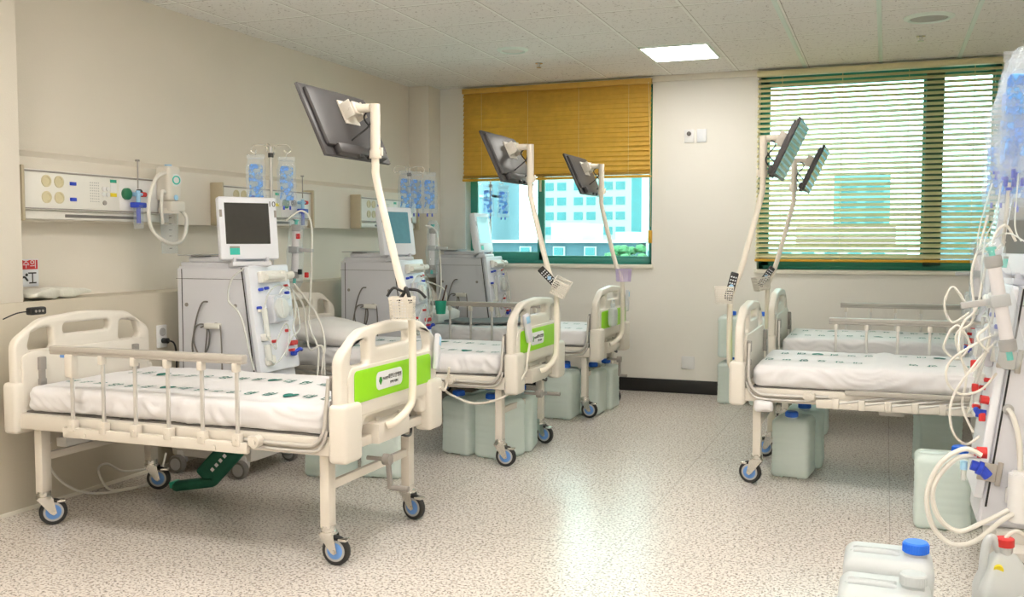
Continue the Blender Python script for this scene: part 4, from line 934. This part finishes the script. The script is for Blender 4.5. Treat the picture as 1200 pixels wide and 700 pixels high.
# paper labels on the farthest left can
tag(MB().b2((-.0305, -.001, 0), (.0305, .001, .10)).obj('can_label', 'labelwhite', None, (-2.08, 6.994, .13)), 'white paper label on the middle can under the farthest left bed', 'label')
tag(MB().b2((-.0315, -.0015, 0), (.0315, .001, .018)).obj('can_label', 'blue', None, (-2.08, 6.993, .232)), 'blue strip above the white paper can label', 'label')
# jug
r = thing('bleach_jug', 'white jug with red cap and yellow sticker at lower right', 'jug', (.385, 3.53, 0), .3)
def jf(p):
    u = (p.z + .14) / .28; k = 1 if u < .55 else 1 - .62 * ((u - .55) / .45) ** 1.4
    return (p.x * k, p.y * k, p.z)
MB().soft((0, 0, .14), (.17, .13, .28), .03, (16, 14, 24), jf).cyl((0, 0, .27), (0, 0, .30), .024, 20).tube([(-.015, -.0, .275), (-.040, -.0, .325), (-.060, -.0, .30), (-.070, -.0, .20), (-.075, 0, .15)], .014, 10, 6).obj('body', 'jerry_white', r)
MB().lathe([(.027, 0), (.029, .003), (.029, .026), (.025, .029), (0, .029)], (.0, 0, .298), 24).obj('cap', 'red', r)
MB().cyl((-.030, -.020, .238), (-.036, -.044, .232), .015, 18).obj('sticker', 'yellow', r)
MB().b2((-.055, -.067, .03), (.06, -.0655, .12)).obj('label', 'lightblue', r)
tubes('jug_hose', 'thin hose running from the red capped jug to the machine', 'tube', [[(.385, 3.53, .325), (.42, 3.54, .35), (.48, 3.6, .30), (.53, 3.8, .26)]], .006)

# ------------------------------------------------------------------ headwall service panels
def headwall(y0, y1, label):
    r = thing('bedhead_panel', label, 'wall panel', (-3.98, y0, 1.41), 0, 'bedhead service panels on the left wall')
    L_ = y1 - y0
    MB().b2((0, .02, .045), (.075, L_ - .02, .245), .006).obj('fascia', 'panel', r)
    MB().b2((0, .02, .0), (.055, L_ - .02, .045), .008).obj('light_trough', 'panel', r)
    MB().b2((.05, .3, .012), (.058, L_ * .75, .028), .002).obj('lamp_slot', 'darkgrey', r)
    MB().b2((.06, .02, .232), (.079, L_ - .02, .240), .002).b2((.06, .02, .05), (.079, L_ - .02, .056), .002).obj('trim_rail', 'midgrey', r)
    for y in (0, L_ - .02): MB().b2((0, y, -.01), (.095, y + .02, .26), .006).obj('end_cap', 'panel_end', r)
    for y, z in ((.165, .19), (.165, .11), (.245, .19), (.245, .11)):
        MB().lathe([(.030, 0), (.030, .005), (.022, .006), (.020, .002), (0, .002)], (.075, y, z), 22, axis=(1, 0, 0)).obj('socket', 'socket', r)
    for z in (.185, .105): MB().b2((.074, .315, z - .009), (.082, .355, z + .009), .002).obj('blue_port', 'blue', r)
    mb = MB()
    for k in range(8):
        for j in range(5): mb.cyl((.074, .455 + j * .014, .10 + k * .014), (.0765, .455 + j * .014, .10 + k * .014), .003, 6)
    mb.obj('speaker_holes', 'tray', r)
    for y, z, m_ in ((.545, .14, 'outlet'), (.575, .14, 'outlet'), (.55, .095, 'midgrey'), (.545, .17, 'outlet'), (.575, .17, 'outlet')): MB().cyl((.074, y, z), (.082, y, z), .012, 14).obj('knob', m_, r)
    MB().b2((.074, .595, .205), (.0775, .64, .222), 0).obj('green_tag', 'greenplastic', r); MB().b2((.074, .595, .13), (.0775, .64, .15), 0).obj('yellow_tag', 'yellow', r)
    MB().b2((.074, .595, .155), (.0772, .64, .20), 0).obj('white_tag', 'outlet', r)
    MB().b2((.074, .66, .06), (.078, L_ - .05, .23), .003).obj('gas_plate', 'outlet', r)
    MB().lathe([(.032, 0), (.032, .018), (.018, .026), (0, .026)], (.078, .705, .15), 22, axis=(1, 0, 0)).obj('gas_outlet', 'gasgreen', r)
    MB().lathe([(.020, 0), (.020, .018), (.012, .026), (0, .026)], (.078, .80, .16), 22, axis=(1, 0, 0)).obj('gas_outlet', 'black', r)
    return r
headwall(3.56, 4.66, 'cream bedhead panel above the nearest left bed, with suction bottle')
headwall(5.08, 6.14, 'cream bedhead panel behind the bags of machine 10')
headwall(6.80, 7.85, 'cream bedhead panel left of the corner pier')
def flowmeter(loc, label):
    r = thing('oxygen_flowmeter', label, 'flowmeter', loc, 0, 'blue oxygen flowmeters')
    MB().cyl((-.03, 0, 0), (.02, 0, 0), .012, 12).cyl((.02, 0, -.05), (.02, 0, .02), .012, 12).cyl((.02, -.02, -.0), (.02, .05, -.0), .009, 12).obj('valve', 'lightblue', r)
    MB().b2((-.0, -.045, -.075), (.04, .045, -.045), .006).cyl((.02, 0, -.16), (.02, 0, -.07), .012, 14).obj('blue_body', 'blue', r)
    MB().cyl((.02, .03, 0), (.02, .055, 0), .014, 12).obj('red_knob', 'red', r)
    MB().cyl((.02, 0, -.19), (.02, 0, -.06), .026, 18).obj('humidifier_cup', 'film', r); MB().cyl((.02, 0, .03), (.02, 0, .18), .0035, 6).cyl((.02, 0, .18), (.02, 0, .19), .012, 10).obj('rod', 'midgrey', r)
flowmeter((-3.885, 4.32, 1.56), 'blue flowmeter on the nearest panel beside the green outlet')
flowmeter((-3.885, 5.95, 1.575), 'blue flowmeter on the panel behind machine 10')
r = thing('suction_unit', 'beige suction regulator with clear graduated jar and looped hose', 'suction unit', (-3.86, 4.56, 1.43))
MB().soft((0, 0, .20), (.10, .11, .20), .02, (6, 6, 8)).b2((-.03, -.05, .04), (.06, .07, .10), .01).b2((-.12, -.03, .10), (-.04, .03, .20), .008).obj('regulator', 'bedplastic', r)
MB().lathe([(.036, 0), (.036, .006), (0, .006)], (.05, .0, .22), 24, axis=(1, -.3, 0)).obj('gauge', 'outlet', r)
MB().tube([Vector((.0585, -.002, .22)) + Vector((.006 * math.sin(a), .022 * math.sin(a), .022 * math.cos(a))) for a in [2 * PI * i / 20 for i in range(20)]], .004, 6, closed=True).obj('gauge_ring', 'teal', r)
MB().cyl((.05, 0, .12), (.055, 0, .12), .016, 12).cyl((.0, 0, .30), (.0, .0, .31), .02, 12).obj('blue_dial', 'lightblue', r)
MB().cyl((0, 0, -.20), (0, 0, .04), .045, 24, .052).obj('jar', 'film', r); MB().cyl((0, 0, .03), (0, 0, .06), .058, 24).obj('jar_lid', 'bedplastic', r)
mb = MB()
for k in range(6): mb.box((.035, -.032, -.17 + .035 * k), (.002, .022, .004), 0, RZ(0))
mb.obj('graduation', 'ink', r)
MB().tube([(.03, -.06, .26), (.04, -.15, .22), (.05, -.22, .08), (.05, -.20, -.06), (.06, -.08, -.14), (.06, .04, -.12), (.05, .09, .0), (.03, .05, .06)], .011, 10, 8).tube([(.02, -.04, .14), (.04, -.10, .15), (.05, -.12, .05), (.04, -.10, -.03)], .009, 10, 6).obj('hose', 'tube', r)
# warning sign in the niche
r = thing('warning_sign', 'red and white caution notice propped in the wall niche', 'sign', (XL + .004, 3.70, 1.01))
MB().b2((0, -.12, .06), (.004, .12, .20)).obj('card', 'labelwhite', r); MB().b2((.0042, -.12, .148), (.005, .115, .195)).obj('red_band', 'red', r)
mb = MB(); mb.addmesh(textmesh('낙상주의', .048, TR(.0055, .02, .172) @ FX)); mb.obj('heading', 'labelwhite', r)
MB().b2((.0042, .06, .075), (.005, .105, .082)).b2((.0042, .078, .08), (.005, .085, .125)).b2((.0042, .055, .125), (.005, .105, .132)).tube([(.005, .05, .09), (.005, .03, .11), (.005, .01, .10)], .005, 6, 3).cyl((.004, .045, .12), (.0055, .045, .12), .008, 12).obj('pictogram', 'ink', r)
for k, (x, y, a, l, sc_) in enumerate(((-3.93, 3.70, .25, 'left plastic sachet with green print lying on the ledge', 1), (-3.97, 3.86, -.1, 'right plastic sachet with green print lying on the ledge', 1.1))):
    r = thing('sachet', l, 'sachet', (x, y, 1.012), a, 'plastic sachets on the wall ledge')
    MB().soft((0, 0, .028), (.14 * sc_, .30 * sc_, .055), .006, (10, 22, 4), lambda p: (p.x * (1 - .5 * abs(p.y) / .15 * (p.y > 0)), p.y, p.z * (1 - .8 * abs(p.y) / .17) + .008 * noise.noise(Vector((p.x * 14, p.y * 14, k))) + .0)).obj('pouch', 'packwhite', r, ang=80)
    MB().soft((.02, .03, .028), (.05, .09, .010), .004, (4, 6, 2)).obj('green_print', 'greenplastic', r)
# outlets and wall plates
r = thing('power_outlet', 'white wall outlet with black plug right of the nearest headboard', 'outlet', (-3.85, 4.46, .76))
MB().b2((0, -.04, -.065), (.010, .04, .065), .004).obj('cover', 'outlet', r); MB().lathe([(.024, 0), (.024, .003), (.019, .004), (.018, .001), (0, .001)], (.010, 0, .025), 20, axis=(1, 0, 0)).obj('socket', 'tray', r)
tag(MB().cyl((0, 0, 0), (.035, 0, 0), .016, 14).tube([(.03, 0, 0), (.06, .015, -.01), (.065, .03, -.06), (.05, .05, -.16)], .005, 8, 6).obj('power_plug', 'black', None, (-3.84, 4.465, .735)), 'black plug and cord in the outlet by the nearest headboard', 'plug')
def wplate(x, z, w_, h_, label, m, dot=None, cat='wall plate'):
    r = thing('wall_plate', label, cat, (x, YB, z)); MB().b2((-w_ / 2, -.012, -h_ / 2), (w_ / 2, 0, h_ / 2), .003).obj('cover', m, r)
    if dot: MB().lathe([(.018, 0), (.018, .010), (.012, .016), (0, .016)], (0, -.012, dot), 16, axis=(0, -1, 0)).obj('sensor', 'darkgrey', r)
wplate(-1.57, 2.185, .08, .11, 'white wall plate with dark round sensor between the windows', 'outlet', .02)
wplate(-1.465, 2.185, .08, .11, 'plain pale blue wall plate beside the sensor plate', 'labelwhite')
wplate(-1.56, .265, .11, .11, 'white power outlet low on the back wall', 'outlet', .0, 'outlet')

# ------------------------------------------------------------------ under the first bed
r = thing('power_strip', 'white power strip with black adapter under the nearest left bed', 'power strip', (-3.60, 3.62, .335))
MB().b2((-.03, -.14, 0), (.03, .06, .045), .006).obj('strip', 'outlet', r); MB().b2((-.03, .08, 0), (.05, .38, .10), .01).obj('adapter', 'black', r)
tubes('floor_cable', 'white cables drooping and looping on the floor by the wall', 'tube', [
    [(-3.68, 3.42, .47), (-3.68, 3.44, .38), (-3.64, 3.46, .355)], [(-3.70, 3.45, .40), (-3.72, 3.55, .18), (-3.72, 3.75, .04), (-3.62, 3.98, .02), (-3.62, 4.15, .05), (-3.66, 4.26, .14)],
    [(-3.74, 4.22, .06), (-3.76, 4.05, .08), (-3.78, 3.95, .14), (-3.74, 3.85, .13), (-3.70, 3.88, .03), (-3.66, 4.0, .012), (-3.60, 4.12, .012)]], .006)
def strap(p): return (p.x + .10 * max(0, -p.z) , p.y, p.z + .02 * noise.noise(p * 8))
r = thing('green_pouch', 'dark green fabric pouch hanging to the floor under the nearest left bed', 'pouch', (-3.12, 4.10, 0), .2)
mb = MB(); mb.soft((0, 0, 0), (.13, .05, .34), .018, (8, 5, 16), None, TR(-.02, 0, .20) @ RY(.75)); mb.soft((0, 0, 0), (.24, .07, .05), .018, (12, 5, 4), None, TR(-.19, 0, .05) @ RY(-.15)); mb.obj('fabric', 'greencloth', r)
mb = MB(); mb.b2((-.05, -.03, .13), (.05, .03, .155), .004, T=TR(-.02, 0, .20) @ RY(.75)); mb.b2((-.13, -.03, -.005), (-.10, .035, .028), .005, T=TR(-.19, 0, .05) @ RY(-.15)); mb.obj('edge_band', 'greenplastic', r)
mb = MB()
for k in range(4): mb.box((0, -.0262, -.09 + .033 * k), (.018, .001, .018), 0, TR(-.02, 0, .20) @ RY(.75))
mb.obj('lettering', 'labelwhite', r)
# green cup with stick hooked beside the second machine
r = thing('green_cup', 'green cup with a dark stick beside the second left machine', 'cup', (-3.15, 6.715, .75))
MB().lathe([(.035, 0), (.045, .10), (.041, .10), (.032, .006), (0, .006)], seg=20).obj('cup', 'greenplastic', r)
MB().cyl((-.01, 0, .02), (.05, .0, .22), .006, 8).obj('stick', 'brown', r); MB().cyl((0, 0, .05), (0, 0, .101), .037, 18).obj('filling', 'black', r)
tag(MB().soft((0, 0, 0), (.10, .05, .06), .02, (8, 5, 5), lambda p: p + Vector((0, 0, .01)) * noise.noise(p * 30)).obj('knotted_sheet_corner', 'sheet', None, (-.585, 5.225, .435)), 'knotted white sheet corner hanging at the foot of the nearer right bed', 'cloth')
